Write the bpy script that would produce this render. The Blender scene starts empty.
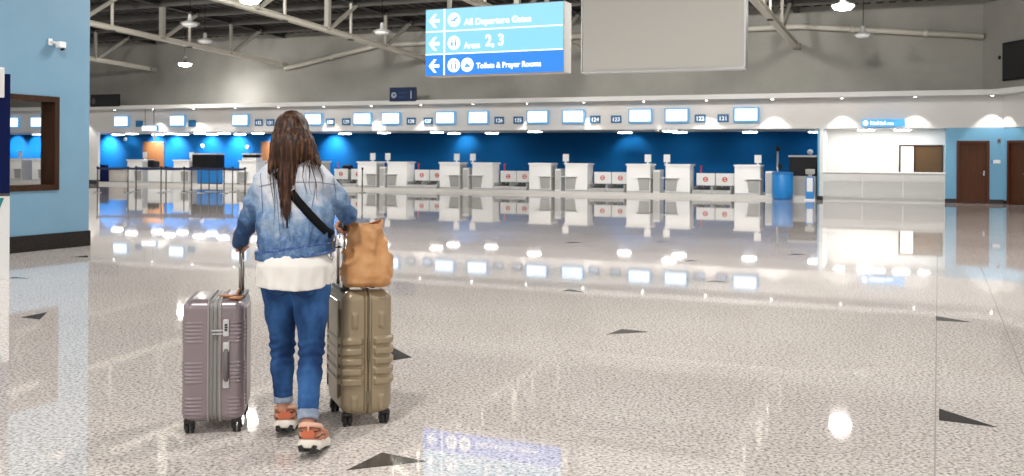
import bpy, bmesh, math, random
import numpy as np
from mathutils import Vector, Matrix, noise as mnoise
random.seed(7)
PI = math.pi
SPOT_W = 105; WASH_W = 560; PEND_W = 190; WORLD = .58; EXPO = 0.0; SIGN_E = .92; FILL_W = 3000
SC = bpy.context.scene
COL = SC.collection

# ------------------------------------------------------------------ frame of the place
ROLL = .0063; FPX = 1000.0; CX, CY = 512, 157; EYE = 1.435
ANG = math.radians(23.1)
U = (math.cos(ANG), -math.sin(ANG)); V = (math.sin(ANG), math.cos(ANG)); P0 = (8.4, 36.0)


def W(s, t, z=0.0):
    """Hall coordinates: s along the check-in row, t away from the viewer, z up."""
    return Vector((P0[0] + s * U[0] + t * V[0], P0[1] + s * U[1] + t * V[1], z))


def un(px, py):
    dx, dy = px - CX, py - CY
    return dx + ROLL * dy, dy - ROLL * dx


def PT(px, py, Y):
    dx, dy = un(px, py)
    return Vector((dx / FPX * Y, Y, EYE - dy / FPX * Y))


def FL(px, py):
    dx, dy = un(px, py)
    return PT(px, py, EYE * FPX / dy)


def s_of(px, t, py=160):
    k = un(px, py)[0] / FPX
    return (k * (P0[1] + t * V[1]) - P0[0] - t * V[0]) / (U[0] - k * U[1])


def st(x, y):
    a, b = x - P0[0], y - P0[1]
    return a * U[0] + b * U[1], a * V[0] + b * V[1]


# ------------------------------------------------------------------ materials
MATS = {}


def mat(name, col, rough=.5, metal=0.0, spec=.5, emit=None, es=0.0, alpha=None, coat=0.0,
        nz=None, bump=None, sheen=0.0):
    """nz=(scale, col2, contrast_lo, contrast_hi[, stretch]) mixes in a second colour; bump=(scale,strength,dist)"""
    if name in MATS:
        return MATS[name]
    m = bpy.data.materials.new(name); m.use_nodes = True
    nt = m.node_tree; b = nt.nodes['Principled BSDF']
    b.inputs['Base Color'].default_value = (*col, 1); b.inputs['Roughness'].default_value = rough
    b.inputs['Metallic'].default_value = metal; b.inputs['Specular IOR Level'].default_value = spec
    b.inputs['Coat Weight'].default_value = coat
    if sheen:
        b.inputs['Sheen Weight'].default_value = sheen
    if emit:
        b.inputs['Emission Color'].default_value = (*emit, 1); b.inputs['Emission Strength'].default_value = es
    tc = None
    if nz or bump:
        tc = nt.nodes.new('ShaderNodeTexCoord')
    if nz:
        mp = nt.nodes.new('ShaderNodeMapping'); nt.links.new(tc.outputs['Object'], mp.inputs['Vector'])
        if len(nz) > 4:
            mp.inputs['Scale'].default_value = nz[4]
        n = nt.nodes.new('ShaderNodeTexNoise'); n.inputs['Scale'].default_value = nz[0]; n.inputs['Detail'].default_value = 5
        nt.links.new(mp.outputs['Vector'], n.inputs['Vector'])
        r = nt.nodes.new('ShaderNodeValToRGB')
        r.color_ramp.elements[0].position = nz[2]; r.color_ramp.elements[1].position = nz[3]
        r.color_ramp.elements[0].color = (*col, 1); r.color_ramp.elements[1].color = (*nz[1], 1)
        nt.links.new(n.outputs['Fac'], r.inputs['Fac']); nt.links.new(r.outputs['Color'], b.inputs['Base Color'])
    if bump:
        n = nt.nodes.new('ShaderNodeTexNoise'); n.inputs['Scale'].default_value = bump[0]; n.inputs['Detail'].default_value = 4
        nt.links.new(tc.outputs['Object'], n.inputs['Vector'])
        bp = nt.nodes.new('ShaderNodeBump'); bp.inputs['Strength'].default_value = bump[1]; bp.inputs['Distance'].default_value = bump[2]
        nt.links.new(n.outputs['Fac'], bp.inputs['Height']); nt.links.new(bp.outputs['Normal'], b.inputs['Normal'])
    MATS[name] = m
    return m


def lin(r, g, b):
    f = lambda c: (c / 255 / 12.92) if c / 255 <= .04045 else ((c / 255 + .055) / 1.055) ** 2.4
    return (f(r), f(g), f(b))


M_white = mat('white_laminate', (.84, .84, .83), .35)
M_white2 = mat('white_plaster', (.74, .735, .72), .8, bump=(60, .1, .004))
M_bulk = mat('pale_plaster', (.66, .645, .625), .8, bump=(60, .1, .004))
M_greywall = mat('grey_wall_paint', (.38, .372, .34), .9, nz=(1.2, (.35, .343, .312), .35, .65))
M_blue = mat('deep_blue_wall', (.0004, .056, .175), .8, spec=.1, nz=(.6, (.0004, .062, .19), .3, .7))
M_lblue = mat('light_blue_wall', lin(112, 149, 172), .55, nz=(2.0, lin(107, 145, 169), .35, .65), bump=(200, .12, .002))
M_lblue2 = mat('sky_blue_wall', lin(112, 168, 200), .6)
M_black = mat('black_plastic', (.008, .008, .010), .5, spec=.2)
M_base = mat('black_baseboard', (.02, .018, .017), .25)
M_steel = mat('brushed_steel', (.55, .55, .54), .32, 1.0)
M_chrome = mat('chrome', (.75, .75, .76), .12, 1.0)
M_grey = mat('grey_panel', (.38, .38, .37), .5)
M_lgrey = mat('light_grey_panel', (.46, .46, .45), .45)
M_dgrey = mat('dark_grey_metal', (.07, .07, .068), .6)
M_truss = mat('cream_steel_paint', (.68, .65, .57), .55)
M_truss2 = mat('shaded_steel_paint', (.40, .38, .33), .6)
M_deck = mat('dark_roof_deck', (.035, .034, .032), .75, nz=(3, (.06, .058, .054), .4, .7))
M_brown = mat('brown_wood', (.088, .032, .012), .5, spec=.2, nz=(3, (.066, .023, .009), .35, .65, (6, 6, .5)))
M_oak = mat('orange_wood', (.15, .058, .018), .5, nz=(3, (.12, .045, .013), .35, .65, (5, 5, .6)))
M_frame = mat('walnut_frame', (.05, .02, .008), .6, spec=.15, nz=(4, (.028, .012, .006), .35, .65, (6, 6, .6)))
M_lamp = mat('lamp_glow', (1, 1, 1), .5, emit=(1, .96, .9), es=260)
M_down = mat('downlight_glow', (1, 1, 1), .5, emit=(1, .97, .93), es=22)
M_screen = mat('lit_screen', (.1, .1, .1), .3, emit=(.82, .93, 1.0), es=1.5)
M_screenb = mat('blue_screen_edge', (.03, .1, .2), .3, emit=(.10, .34, .62), es=.8)
M_red = mat('red_mark', (.6, .03, .02), .5)
M_belt = mat('rubber_belt', (.012, .012, .013), .55)
M_cyan = mat('cyan_panel', (.01, .22, .60), .4)
M_navy = mat('navy_panel', (.001, .007, .065), .6, spec=.15)
M_teal = mat('teal_panel', (.01, .24, .24), .4)
M_num = mat('number_plate_blue', (.005, .075, .17), .4, emit=(.004, .06, .14), es=.6)
M_txt = mat('white_lettering', (.85, .85, .85), .5, emit=(1, 1, 1), es=.5)
M_glass = None


def glass():
    m = bpy.data.materials.new('clear_glass'); m.use_nodes = True
    b = m.node_tree.nodes['Principled BSDF']
    b.inputs['Base Color'].default_value = (1, 1, 1, 1); b.inputs['Roughness'].default_value = 0.0
    b.inputs['Transmission Weight'].default_value = 1; b.inputs['IOR'].default_value = 1.02
    return m


# ------------------------------------------------------------------ mesh helpers
class MB:
    def __init__(self):
        self.v = []; self.f = []; self.mi = []; self.sm = []; self.cur = 0

    def add(self, vs, fs, smooth=False):
        o = len(self.v)
        self.v += [tuple(p) for p in vs]
        for q in fs:
            self.f.append([o + i for i in q]); self.mi.append(self.cur); self.sm.append(smooth)
        return self

    def box(self, x0, x1, y0, y1, z0, z1, bev=0.0):
        if bev <= 0:
            vs = [(x, y, z) for x in (x0, x1) for y in (y0, y1) for z in (z0, z1)]
            self.add(vs, [(0, 1, 3, 2), (4, 6, 7, 5), (0, 4, 5, 1), (2, 3, 7, 6), (0, 2, 6, 4), (1, 5, 7, 3)])
        else:
            bm = bmesh.new()
            bmesh.ops.create_cube(bm, size=1)
            for p in bm.verts:
                p.co = Vector(((x0 + x1) / 2 + p.co.x * (x1 - x0), (y0 + y1) / 2 + p.co.y * (y1 - y0), (z0 + z1) / 2 + p.co.z * (z1 - z0)))
            bmesh.ops.bevel(bm, geom=list(bm.edges), offset=bev, segments=2, affect='EDGES', profile=.6)
            self.bm(bm)
        return self

    def bm(self, bm, smooth=False):
        bm.verts.ensure_lookup_table(); bm.verts.index_update()
        self.add([p.co[:] for p in bm.verts], [[p.index for p in f.verts] for f in bm.faces], smooth)
        bm.free(); return self

    def tube(self, pts, rad, n=10, cap=True, smooth=True, flat=1.0):
        pts = [Vector(p) for p in pts]
        if not hasattr(rad, '__len__'):
            rad = [rad] * len(pts)
        t0 = (pts[1] - pts[0]).normalized()
        ref = Vector((0, 0, 1)) if abs(t0.z) < .9 else Vector((1, 0, 0))
        a = t0.cross(ref).normalized()
        vs = []; fs = []
        for i, p in enumerate(pts):
            t = (pts[min(i + 1, len(pts) - 1)] - pts[max(i - 1, 0)]).normalized()
            a = (a - t * a.dot(t)).normalized(); b = t.cross(a)
            for k in range(n):
                th = 2 * PI * k / n
                vs.append(p + a * math.cos(th) * rad[i] + b * math.sin(th) * rad[i] * flat)
        for i in range(len(pts) - 1):
            for k in range(n):
                k2 = (k + 1) % n
                fs.append((i * n + k, i * n + k2, (i + 1) * n + k2, (i + 1) * n + k))
        self.add(vs, fs, smooth)
        if cap:
            o = len(self.v) - len(vs)
            self.f.append([o + k for k in range(n)][::-1]); self.mi.append(self.cur); self.sm.append(False)
            self.f.append([o + (len(pts) - 1) * n + k for k in range(n)]); self.mi.append(self.cur); self.sm.append(False)
        return self

    def cyl(self, x, y, z0, z1, r0, r1=None, n=20):
        r1 = r0 if r1 is None else r1
        return self.lathe([(r0, z0), (r1, z1)], (x, y, 0), n)

    def lathe(self, prof, c=(0, 0, 0), n=24, smooth=True, cap=True):
        vs = []; fs = []
        for r, z in prof:
            for k in range(n):
                th = 2 * PI * k / n
                vs.append((c[0] + r * math.cos(th), c[1] + r * math.sin(th), c[2] + z))
        for i in range(len(prof) - 1):
            for k in range(n):
                k2 = (k + 1) % n
                fs.append((i * n + k, i * n + k2, (i + 1) * n + k2, (i + 1) * n + k))
        self.add(vs, fs, smooth)
        if cap:
            o = len(self.v) - len(vs)
            self.f.append([o + k for k in range(n)][::-1]); self.mi.append(self.cur); self.sm.append(False)
            self.f.append([o + (len(prof) - 1) * n + k for k in range(n)]); self.mi.append(self.cur); self.sm.append(False)
        return self

    def beam(self, a, b, w, h):
        """rectangular bar from a to b, w across (horizontal) and h in the upright direction"""
        a = Vector(a); b = Vector(b); t = (b - a).normalized()
        ref = Vector((0, 0, 1)) if abs(t.z) < .95 else Vector((0, 1, 0))
        x = t.cross(ref).normalized(); y = x.cross(t)
        vs = []
        for p in (a, b):
            for sx, sy in ((-1, -1), (1, -1), (1, 1), (-1, 1)):
                vs.append(p + x * sx * w / 2 + y * sy * h / 2)
        return self.add(vs, [(3, 2, 1, 0), (4, 5, 6, 7), (0, 1, 5, 4), (1, 2, 6, 5), (2, 3, 7, 6), (3, 0, 4, 7)])

    def ibeam(self, a, b, w, h, tk=.02):
        a = Vector(a); b = Vector(b); t = (b - a).normalized()
        x = t.cross(Vector((0, 0, 1))).normalized(); y = x.cross(t)
        for sg in (-1, 1):
            self.beam(a + y * sg * (h / 2 - tk / 2), b + y * sg * (h / 2 - tk / 2), w, tk)
        return self.beam(a, b, tk, h - 2 * tk)

    def prism(self, poly, axis, a0, a1):
        """extrude polygon (2D) along axis 'x','y','z'"""
        def mk(p, q):
            return {'y': (p[0], q, p[1]), 'x': (q, p[0], p[1]), 'z': (p[0], p[1], q)}[axis]
        n = len(poly)
        vs = [mk(p, a0) for p in poly] + [mk(p, a1) for p in poly]
        fs = [tuple(range(n))[::-1], tuple(range(n, 2 * n))] + [(i, (i + 1) % n, n + (i + 1) % n, n + i) for i in range(n)]
        return self.add(vs, fs)

    def build(self, name, m, parent=None, kind=None, fix=True):
        me = bpy.data.meshes.new(name)
        me.from_pydata(self.v, [], self.f)
        for mm in (m if isinstance(m, (list, tuple)) else [m]):
            me.materials.append(mm)
        me.polygons.foreach_set('material_index', self.mi)
        me.polygons.foreach_set('use_smooth', self.sm)
        if fix:
            bm = bmesh.new(); bm.from_mesh(me); bmesh.ops.recalc_face_normals(bm, faces=bm.faces); bm.to_mesh(me); bm.free()
        me.update()
        return link(name, me, parent, kind)


def link(name, me, parent=None, kind=None):
    o = bpy.data.objects.new(name, me); COL.objects.link(o)
    if parent is not None:
        o.parent = parent
    if kind:
        o['kind'] = kind
    return o


def tag(o, label, cat, group=None):
    o['label'] = label; o['category'] = cat
    if group:
        o['group'] = group
    return o


def thing(name, label, cat, loc=(0, 0, 0), rz=0.0, group=None):
    o = bpy.data.objects.new(name, None); COL.objects.link(o)
    o.empty_display_size = .1
    o.location = loc; o.rotation_euler = (0, 0, rz)
    return tag(o, label, cat, group)


def copy_tree(o, parent=None):
    c = o.copy(); COL.objects.link(c)
    if parent is not None:
        c.parent = parent
    for ch in list(o.children):
        copy_tree(ch, c)
    return c


def hall(o, s=0, t=0, z=0):
    o.location = W(s, t, z); o.rotation_euler = (0, 0, -ANG); return o


def text_mb(mb, body, x, z, size, y, align='LEFT', sx=1.0, depth=.004, bold=.012):
    """lettering standing upright, read from -y"""
    cu = bpy.data.curves.new('lettering', 'FONT'); cu.body = body; cu.size = size; cu.align_x = align
    cu.extrude = depth / 2; cu.resolution_u = 3; cu.offset = size * bold
    ob = bpy.data.objects.new('lettering', cu)
    me = bpy.data.meshes.new_from_object(ob)
    vs = [(x + p.co.x * sx, y - p.co.z, z + p.co.y) for p in me.vertices]
    mb.add(vs, [list(f.vertices) for f in me.polygons])
    bpy.data.objects.remove(ob); bpy.data.curves.remove(cu); bpy.data.meshes.remove(me)
    return mb


def disc_mb(mb, x, z, r, y, n=20, depth=.004):
    return mb.prism([(x + r * math.cos(2 * PI * k / n), z + r * math.sin(2 * PI * k / n)) for k in range(n)], 'y', y - depth, y)


# ------------------------------------------------------------------ signed distance modelling (for bodies and cloth)
class SDF:
    def __init__(self, lo, hi, h):
        self.lo = np.array(lo, float); self.h = h
        self.n = np.ceil((np.array(hi) - self.lo) / h).astype(int) + 1
        self.D = np.full(self.n, .2, np.float32)

    def region(self, lo, hi):
        a = np.clip(np.floor((np.array(lo) - self.lo) / self.h).astype(int), 0, self.n - 1)
        b = np.clip(np.ceil((np.array(hi) - self.lo) / self.h).astype(int) + 1, 1, self.n)
        sl = tuple(slice(i, j) for i, j in zip(a, b))
        ax = [self.lo[i] + self.h * np.arange(a[i], b[i]) for i in range(3)]
        X, Y, Z = np.meshgrid(*ax, indexing='ij', sparse=True)
        return sl, X, Y, Z

    def join(self, sl, d, k):
        A = self.D[sl]
        if k <= 0:
            self.D[sl] = np.minimum(A, d)
        else:
            hh = np.maximum(k - np.abs(A - d), 0) / k
            self.D[sl] = np.minimum(A, d) - hh * hh * k * .25

    def cone(self, a, b, ra, rb, k=.03, ys=1.0, xs=1.0):
        """tapered capsule; ys/xs > 1 flatten it across y/x"""
        a = np.array(a, float); b = np.array(b, float)
        m = max(ra, rb) + .08 + k
        sl, X, Y, Z = self.region(np.minimum(a, b) - m, np.maximum(a, b) + m)
        S = np.array((xs, ys, 1.0)); A = a * S; B = b * S; ab = B - A
        px, py, pz = X * xs - A[0], Y * ys - A[1], Z - A[2]
        t = np.clip((px * ab[0] + py * ab[1] + pz * ab[2]) / max(ab @ ab, 1e-9), 0, 1)
        d = np.sqrt((px - t * ab[0]) ** 2 + (py - t * ab[1]) ** 2 + (pz - t * ab[2]) ** 2) - (ra + (rb - ra) * t)
        self.join(sl, d / max(1.0, .5 * (1 + max(xs, ys))), k); return self

    def path(self, pts, rad, k=.03, ys=1.0):
        for i in range(len(pts) - 1):
            self.cone(pts[i], pts[i + 1], rad[i], rad[i + 1], k, ys)
        return self

    def ell(self, c, r, k=.03):
        c = np.array(c, float); r = np.array(r, float)
        sl, X, Y, Z = self.region(c - r - .08 - k, c + r + .08 + k)
        x, y, z = X - c[0], Y - c[1], Z - c[2]
        k0 = np.sqrt((x / r[0]) ** 2 + (y / r[1]) ** 2 + (z / r[2]) ** 2)
        k1 = np.sqrt((x / r[0] ** 2) ** 2 + (y / r[1] ** 2) ** 2 + (z / r[2] ** 2) ** 2) + 1e-9
        self.join(sl, k0 * (k0 - 1) / k1, k); return self

    def mod(self, fn):
        sl, X, Y, Z = self.region(self.lo, self.lo + self.h * (self.n - 1))
        self.D = fn(self.D, X, Y, Z).astype(np.float32); return self

    def mesh(self):
        D = self.D.copy()
        D[0] = D[-1] = .1; D[:, 0] = D[:, -1] = .1; D[:, :, 0] = D[:, :, -1] = .1
        nx, ny, nz = D.shape
        acc = np.zeros((nx - 1, ny - 1, nz - 1, 3), np.float32); cnt = np.zeros((nx - 1, ny - 1, nz - 1), np.float32)
        off = [(0, 0, 0), (1, 0, 0), (0, 1, 0), (1, 1, 0), (0, 0, 1), (1, 0, 1), (0, 1, 1), (1, 1, 1)]
        g = lambda o: D[o[0]:nx - 1 + o[0], o[1]:ny - 1 + o[1], o[2]:nz - 1 + o[2]]
        for i, j in [(0, 1), (2, 3), (4, 5), (6, 7), (0, 2), (1, 3), (4, 6), (5, 7), (0, 4), (1, 5), (2, 6), (3, 7)]:
            A, B = g(off[i]), g(off[j])
            m = (A < 0) != (B < 0)
            t = np.where(m, A / np.where(m, A - B, 1), 0)
            for c in range(3):
                acc[..., c] += np.where(m, off[i][c] + t * (off[j][c] - off[i][c]), 0)
            cnt += m
        idx = np.full(cnt.shape, -1, np.int64); act = cnt > 0
        idx[act] = np.arange(act.sum())
        ijk = np.argwhere(act)
        vs = self.lo + self.h * (ijk + acc[act] / cnt[act][:, None])
        fs = []
        S = D < 0
        for ax in range(3):
            a = [slice(1, -1)] * 3; a[ax] = slice(0, -1); b = list(a); b[ax] = slice(1, None)
            s0, s1 = S[tuple(a)], S[tuple(b)]
            o1, o2 = [(1, 2), (2, 0), (0, 1)][ax]
            for flip in (0, 1):
                m = (s0 & ~s1) if not flip else (~s0 & s1)
                p = np.argwhere(m)
                if not len(p):
                    continue
                p = p + 1; p[:, ax] -= 1
                q = []
                for d1, d2 in ((-1, -1), (0, -1), (0, 0), (-1, 0)):
                    e = p.copy(); e[:, o1] += d1; e[:, o2] += d2
                    q.append(idx[e[:, 0], e[:, 1], e[:, 2]])
                q = np.stack(q if not flip else q[::-1], 1)
                fs.append(q)
        fs = np.concatenate(fs)
        return vs, fs

    def build(self, name, m, parent=None, smooth=1, origin=(0, 0, 0)):
        vs, fs = self.mesh()
        me = bpy.data.meshes.new(name)
        if smooth:
            # relax the surface a little
            e = np.concatenate([fs[:, [0, 1]], fs[:, [1, 2]], fs[:, [2, 3]], fs[:, [3, 0]]])
            for _ in range(smooth):
                s = np.zeros_like(vs); c = np.zeros(len(vs))
                np.add.at(s, e[:, 0], vs[e[:, 1]]); np.add.at(c, e[:, 0], 1)
                np.add.at(s, e[:, 1], vs[e[:, 0]]); np.add.at(c, e[:, 1], 1)
                vs = vs * .5 + .5 * s / np.maximum(c, 1)[:, None]
        me.from_pydata((vs - np.array(origin)).tolist(), [], fs.tolist())
        me.materials.append(m)
        me.polygons.foreach_set('use_smooth', [True] * len(me.polygons))
        me.update()
        return link(name, me, parent)


def smax(a, b, k):
    h = np.maximum(k - np.abs(a - b), 0) / k
    return np.maximum(a, b) + h * h * k * .25

# ================================================================== THE HALL
# ---- floor (granite terrazzo) with dark triangle inlays and pale joints in the same surface
def floor_material():
    m = bpy.data.materials.new('polished_granite'); m.use_nodes = True; nt = m.node_tree; N = nt.nodes; L = nt.links
    b = N['Principled BSDF']
    tc = N.new('ShaderNodeTexCoord')
    n1 = N.new('ShaderNodeTexNoise'); n1.inputs['Scale'].default_value = 52; n1.inputs['Detail'].default_value = 3.5; n1.inputs['Roughness'].default_value = .62
    n2 = N.new('ShaderNodeTexVoronoi'); n2.inputs['Scale'].default_value = 80
    n3 = N.new('ShaderNodeTexNoise'); n3.inputs['Scale'].default_value = .5; n3.inputs['Detail'].default_value = 2
    for n in (n1, n2, n3):
        L.new(tc.outputs['Object'], n.inputs['Vector'])
    r1 = N.new('ShaderNodeValToRGB'); e = r1.color_ramp.elements
    e[0].position = .36; e[0].color = (*FLOOR_D, 1); e[1].position = .62; e[1].color = (*FLOOR_L, 1)
    x = e.new(.47); x.color = (*FLOOR_M, 1)
    L.new(n1.outputs['Fac'], r1.inputs['Fac'])
    mx = N.new('ShaderNodeMix'); mx.data_type = 'RGBA'; mx.blend_type = 'OVERLAY'; mx.inputs['Factor'].default_value = .3
    L.new(r1.outputs['Color'], mx.inputs['A'])
    bw = N.new('ShaderNodeRGBToBW'); L.new(n2.outputs['Color'], bw.inputs['Color'])
    L.new(bw.outputs['Val'], mx.inputs['B'])
    mx2 = N.new('ShaderNodeMix'); mx2.data_type = 'RGBA'; mx2.blend_type = 'MULTIPLY'; mx2.inputs['Factor'].default_value = 1
    r3 = N.new('ShaderNodeValToRGB'); r3.color_ramp.elements[0].color = (.93, .92, .91, 1); r3.color_ramp.elements[1].color = (1, 1, 1, 1)
    r3.color_ramp.elements[0].position = .35; r3.color_ramp.elements[1].position = .65
    L.new(n3.outputs['Fac'], r3.inputs['Fac'])
    L.new(mx.outputs['Result'], mx2.inputs['A']); L.new(r3.outputs['Color'], mx2.inputs['B'])
    L.new(mx2.outputs['Result'], b.inputs['Base Color'])
    b.inputs['Roughness'].default_value = .03; b.inputs['Specular IOR Level'].default_value = .5
    b.inputs['IOR'].default_value = 1.5
    return m


FLOOR_D = (.30, .245, .215); FLOOR_M = (.615, .56, .52); FLOOR_L = (.86, .805, .765)
M_floor = floor_material()
M_inlay = mat('dark_inlay_stone', (.045, .042, .042), .08, nz=(40, (.075, .07, .068), .4, .6))
M_joint = mat('floor_joint', (.45, .41, .38), .1)
fb = MB()
fb.box(-70, 60, -25, 75, -.2, 0)
fb.cur = 1
TRI = [((346, 470.5), (382, 452.5), (427, 461.5)), ((20, 317.5), (47.5, 312), (40, 319.5)),
       ((606.5, 334.5), (622, 329), (650, 332)), ((939, 408.5), (939, 420.5), (998, 427.5)),
       ((392, 347), (412, 357.5), (390, 361)), ((562, 291), (570, 288.8), (586, 292.6)),
       ((936, 316), (936, 320.6), (973, 322.4)), ((683, 261.5), (690, 260), (700, 261)),
       ((705, 282), (713, 280.4), (730, 282.3)), ((787, 255), (795, 253.6), (806, 254.6)),
       ((564, 243), (570, 241.8), (584, 242.8)), ((8, 278.5), (14, 276.8), (30, 278.6)),
       ((72, 257), (88, 255.6), (88, 257.6)), ((655, 242), (662, 241), (672, 242))]
for tri in TRI:
    q = [FL(*p) for p in tri]
    fb.add([(p.x, p.y, .0009) for p in q], [(0, 1, 2)])
fb.cur = 2
for ds in (6.39, 6.93):
    a, b_ = W(ds - .004, -45), W(ds - .004, -.5)
    c, d = W(ds + .004, -.5), W(ds + .004, -45)
    fb.add([(p.x, p.y, .0006) for p in (a, b_, c, d)], [(0, 1, 2, 3)])
for dt in ():
    a, b_ = W(-40, dt - .006), W(20, dt - .006)
    c, d = W(20, dt + .006), W(-40, dt + .006)
    fb.add([(p.x, p.y, .0006) for p in (a, b_, c, d)], [(0, 1, 2, 3)])
fb.build('floor', [M_floor, M_inlay, M_joint], kind='structure')

# ---- ceiling: ribbed dark roof deck sloping up towards the viewer, with purlins in the same roof
SLOPE = .043
cb = MB()
ZC = lambda t: 6.92 + SLOPE * (1 - t)
pitch = .42
n = int(100 / pitch)
prof = []
for i in range(n):
    x = -62 + i * pitch
    prof += [(x, 0), (x + .22, 0), (x + .26, .09), (x + .38, .09)]
for t0, t1 in ((-46, 4.2),):
    vs = []; fs = []
    for x, dz in prof:
        vs += [(x, t0, ZC(t0) + dz), (x, t1, ZC(t1) + dz)]
    for i in range(len(prof) - 1):
        fs.append((2 * i, 2 * i + 2, 2 * i + 3, 2 * i + 1))
    cb.add(vs, fs)
    cb.box(-62, 38, t0, t1, ZC(t0) + .3, ZC(t0) + .35)
cb.cur = 1
for k in range(22):
    t = -.6 - 2.1 * k
    cb.box(-62, 38, t - .07, t + .07, ZC(t) - .24, ZC(t) - .22)
    cb.box(-62, 38, t - .015, t + .015, ZC(t) - .22, ZC(t) + .01)
ceil = hall(cb.build('ceiling', [M_deck, mat('roof_purlin_steel', (.13, .125, .115), .6)], kind='structure'))

# ---- upper grey wall and chamfered right wall
gb = MB(); gb.box(-62, 7.76, 1.0, 1.2, 3.6, 8.2)
hall(gb.build('wall_back', M_greywall, kind='structure'))
CH = Vector((.516, -.857)); CH.normalize()
chang = math.atan2(CH.y, CH.x)
gb = MB(); gb.box(0, 7.5, 0, .2, 3.68, 9.5)
o = gb.build('wall_right', M_greywall, kind='structure'); o.location = W(7.76, 1.0); o.rotation_euler = (0, 0, -ANG + chang)
# lower part of the chamfer, bulkhead band above sky-blue wall with the second door
C0 = (8.36, 0.0)


def chobj(o, d=0.0, n=0.0, z=0.0):
    o.location = W(C0[0] + CH.x * d - CH.y * n, C0[1] + CH.y * d + CH.x * n, z); o.rotation_euler = (0, 0, -ANG + chang); return o


gb = MB(); gb.box(0, 6.5, -.02, .18, 2.5, 3.62)
chobj(gb.build('wall_right_band', M_bulk, kind='structure'))
gb = MB(); gb.box(0, .22, 0, .18, 0, 2.5); gb.box(1.18, 6.5, 0, .18, 0, 2.5); gb.box(.22, 1.18, 0, .18, 2.07, 2.5); gb.box(.22, 1.18, .16, .18, 0, 2.07)
chobj(gb.build('wall_right_lower', M_lblue2, kind='structure'))
gb = MB(); gb.box(0, .2, -.02, 0, 0, .12); gb.box(1.2, 6.5, -.02, 0, 0, .12)
chobj(gb.build('baseboard_right', M_base, kind='structure'))

# ---- bulkhead, ledge, soffit, blue wall
S_L = -42
gb = MB(); gb.box(S_L, 8.36, 0, .25, 2.5, 3.6)
hall(gb.build('wall_front_bulkhead', M_bulk, kind='structure'))
gb = MB(); gb.box(S_L, 8.0, -.62, 1.2, 3.58, 3.70); gb.box(S_L, 8.0, -.64, -.60, 3.55, 3.72)
hall(gb.build('trim_1', M_white2, kind='structure'))
gb = MB(); gb.box(0, 6.5, -.62, 0, 3.58, 3.70); gb.box(0, 6.5, -.64, -.60, 3.55, 3.72); gb.box(-.5, .02, -.45, 0, 3.581, 3.699)
chobj(gb.build('trim_2', M_white2, kind='structure'))
gb = MB(); gb.box(S_L, 8.0, .25, 4.2, 2.5, 2.62)
hall(gb.build('ceiling_soffit', M_lgrey, kind='structure'))
gb = MB(); gb.box(S_L, 2.5, 4.0, 4.2, 0, 2.5)
hall(gb.build('wall_blue', M_blue, kind='structure'))
gb = MB(); gb.box(S_L, 2.42, .05, 4.0, 0, .115, 0); gb.box(S_L, 2.42, .03, .06, 0, .125)
hall(gb.build('trim_3', mat('pale_plinth', (.62, .61, .59), .3), kind='structure'))
# pier between the blue bay and the service counter
gb = MB(); gb.box(2.5, 2.57, 0, 4.0, 0, 2.5)
hall(gb.build('wall_pier_blue', M_lblue2, kind='structure'))
gb = MB(); gb.box(2.57, 2.68, 0, 4.0, 0, 2.5)
hall(gb.build('wall_pier_white', M_white2, kind='structure'))
gb = MB(); gb.box(2.48, 2.69, -.02, 0, 0, .14)
hall(gb.build('baseboard_pier', M_base, kind='structure'))
# white recess behind the service counter, with opening window
gb = MB(); gb.box(2.66, 6.62, 1.7, 1.85, 0, 2.5)
hall(gb.build('wall_recess', M_white2, kind='structure'))
# blue wall with the first door on the right
D0, D1 = 6.97, 7.92
gb = MB(); gb.box(6.62, D0, 0, .25, 0, 2.5); gb.box(D1, 8.36, 0, .25, 0, 2.5); gb.box(D0, D1, 0, .25, 2.07, 2.5); gb.box(D0, D1, .2, .25, 0, 2.07)
gb.box(6.62, 6.75, .25, 1.7, 0, 2.5)
hall(gb.build('wall_right_blue', M_lblue2, kind='structure'))
gb = MB(); gb.box(6.60, D0 - .02, -.02, 0, 0, .14); gb.box(D1 + .02, 8.36, -.02, 0, 0, .14)
hall(gb.build('baseboard_right_blue', M_base, kind='structure'))


def door(name, place):
    d = MB().box(.07, .88, .05, .10, .01, 1.99, .004).build(name, M_brown, kind='structure')
    place(d)
    f = MB(); f.box(-.02, .07, -.03, .12, 0, 2.07, .004); f.box(.88, .97, -.03, .12, 0, 2.07, .004); f.box(.07, .88, -.03, .12, 1.99, 2.07, .004)
    f.build('door_frame', mat('red_brown_frame', (.085, .025, .012), .45, spec=.25), d)
    h = MB(); h.tube([(.81, .05, 1.0), (.81, .0, 1.0), (.72, .0, 1.0)], .012, 8); h.box(.79, .83, .04, .05, .92, 1.08, .003)
    h.build('door_handle', M_chrome, d)
    return d


door('door_1', lambda o: hall(o, D0, 0, 0))
door('door_2', lambda o: chobj(o, .22, 0, 0))

# ---- white column and left end of the blue bay
sc_l = s_of(98, 0, 160)
gb = MB(); gb.box(sc_l - 1.0, sc_l, 0, .12, 0, 2.5); 
hall(gb.build('wall_column_white', M_white2, kind='structure'))
gb = MB(); gb.box(sc_l - 1.02, sc_l + .02, -.02, .14, 0, .2)
hall(gb.build('baseboard_column', M_base, kind='structure'))

# ---- light blue partition on the left with a window
WS = -5.88


def t_on(px, s, py=150):
    k = un(px, py)[0] / FPX
    return (k * (P0[1] + s * U[1]) - P0[0] - s * U[0]) / (V[0] - k * V[1])


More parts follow.
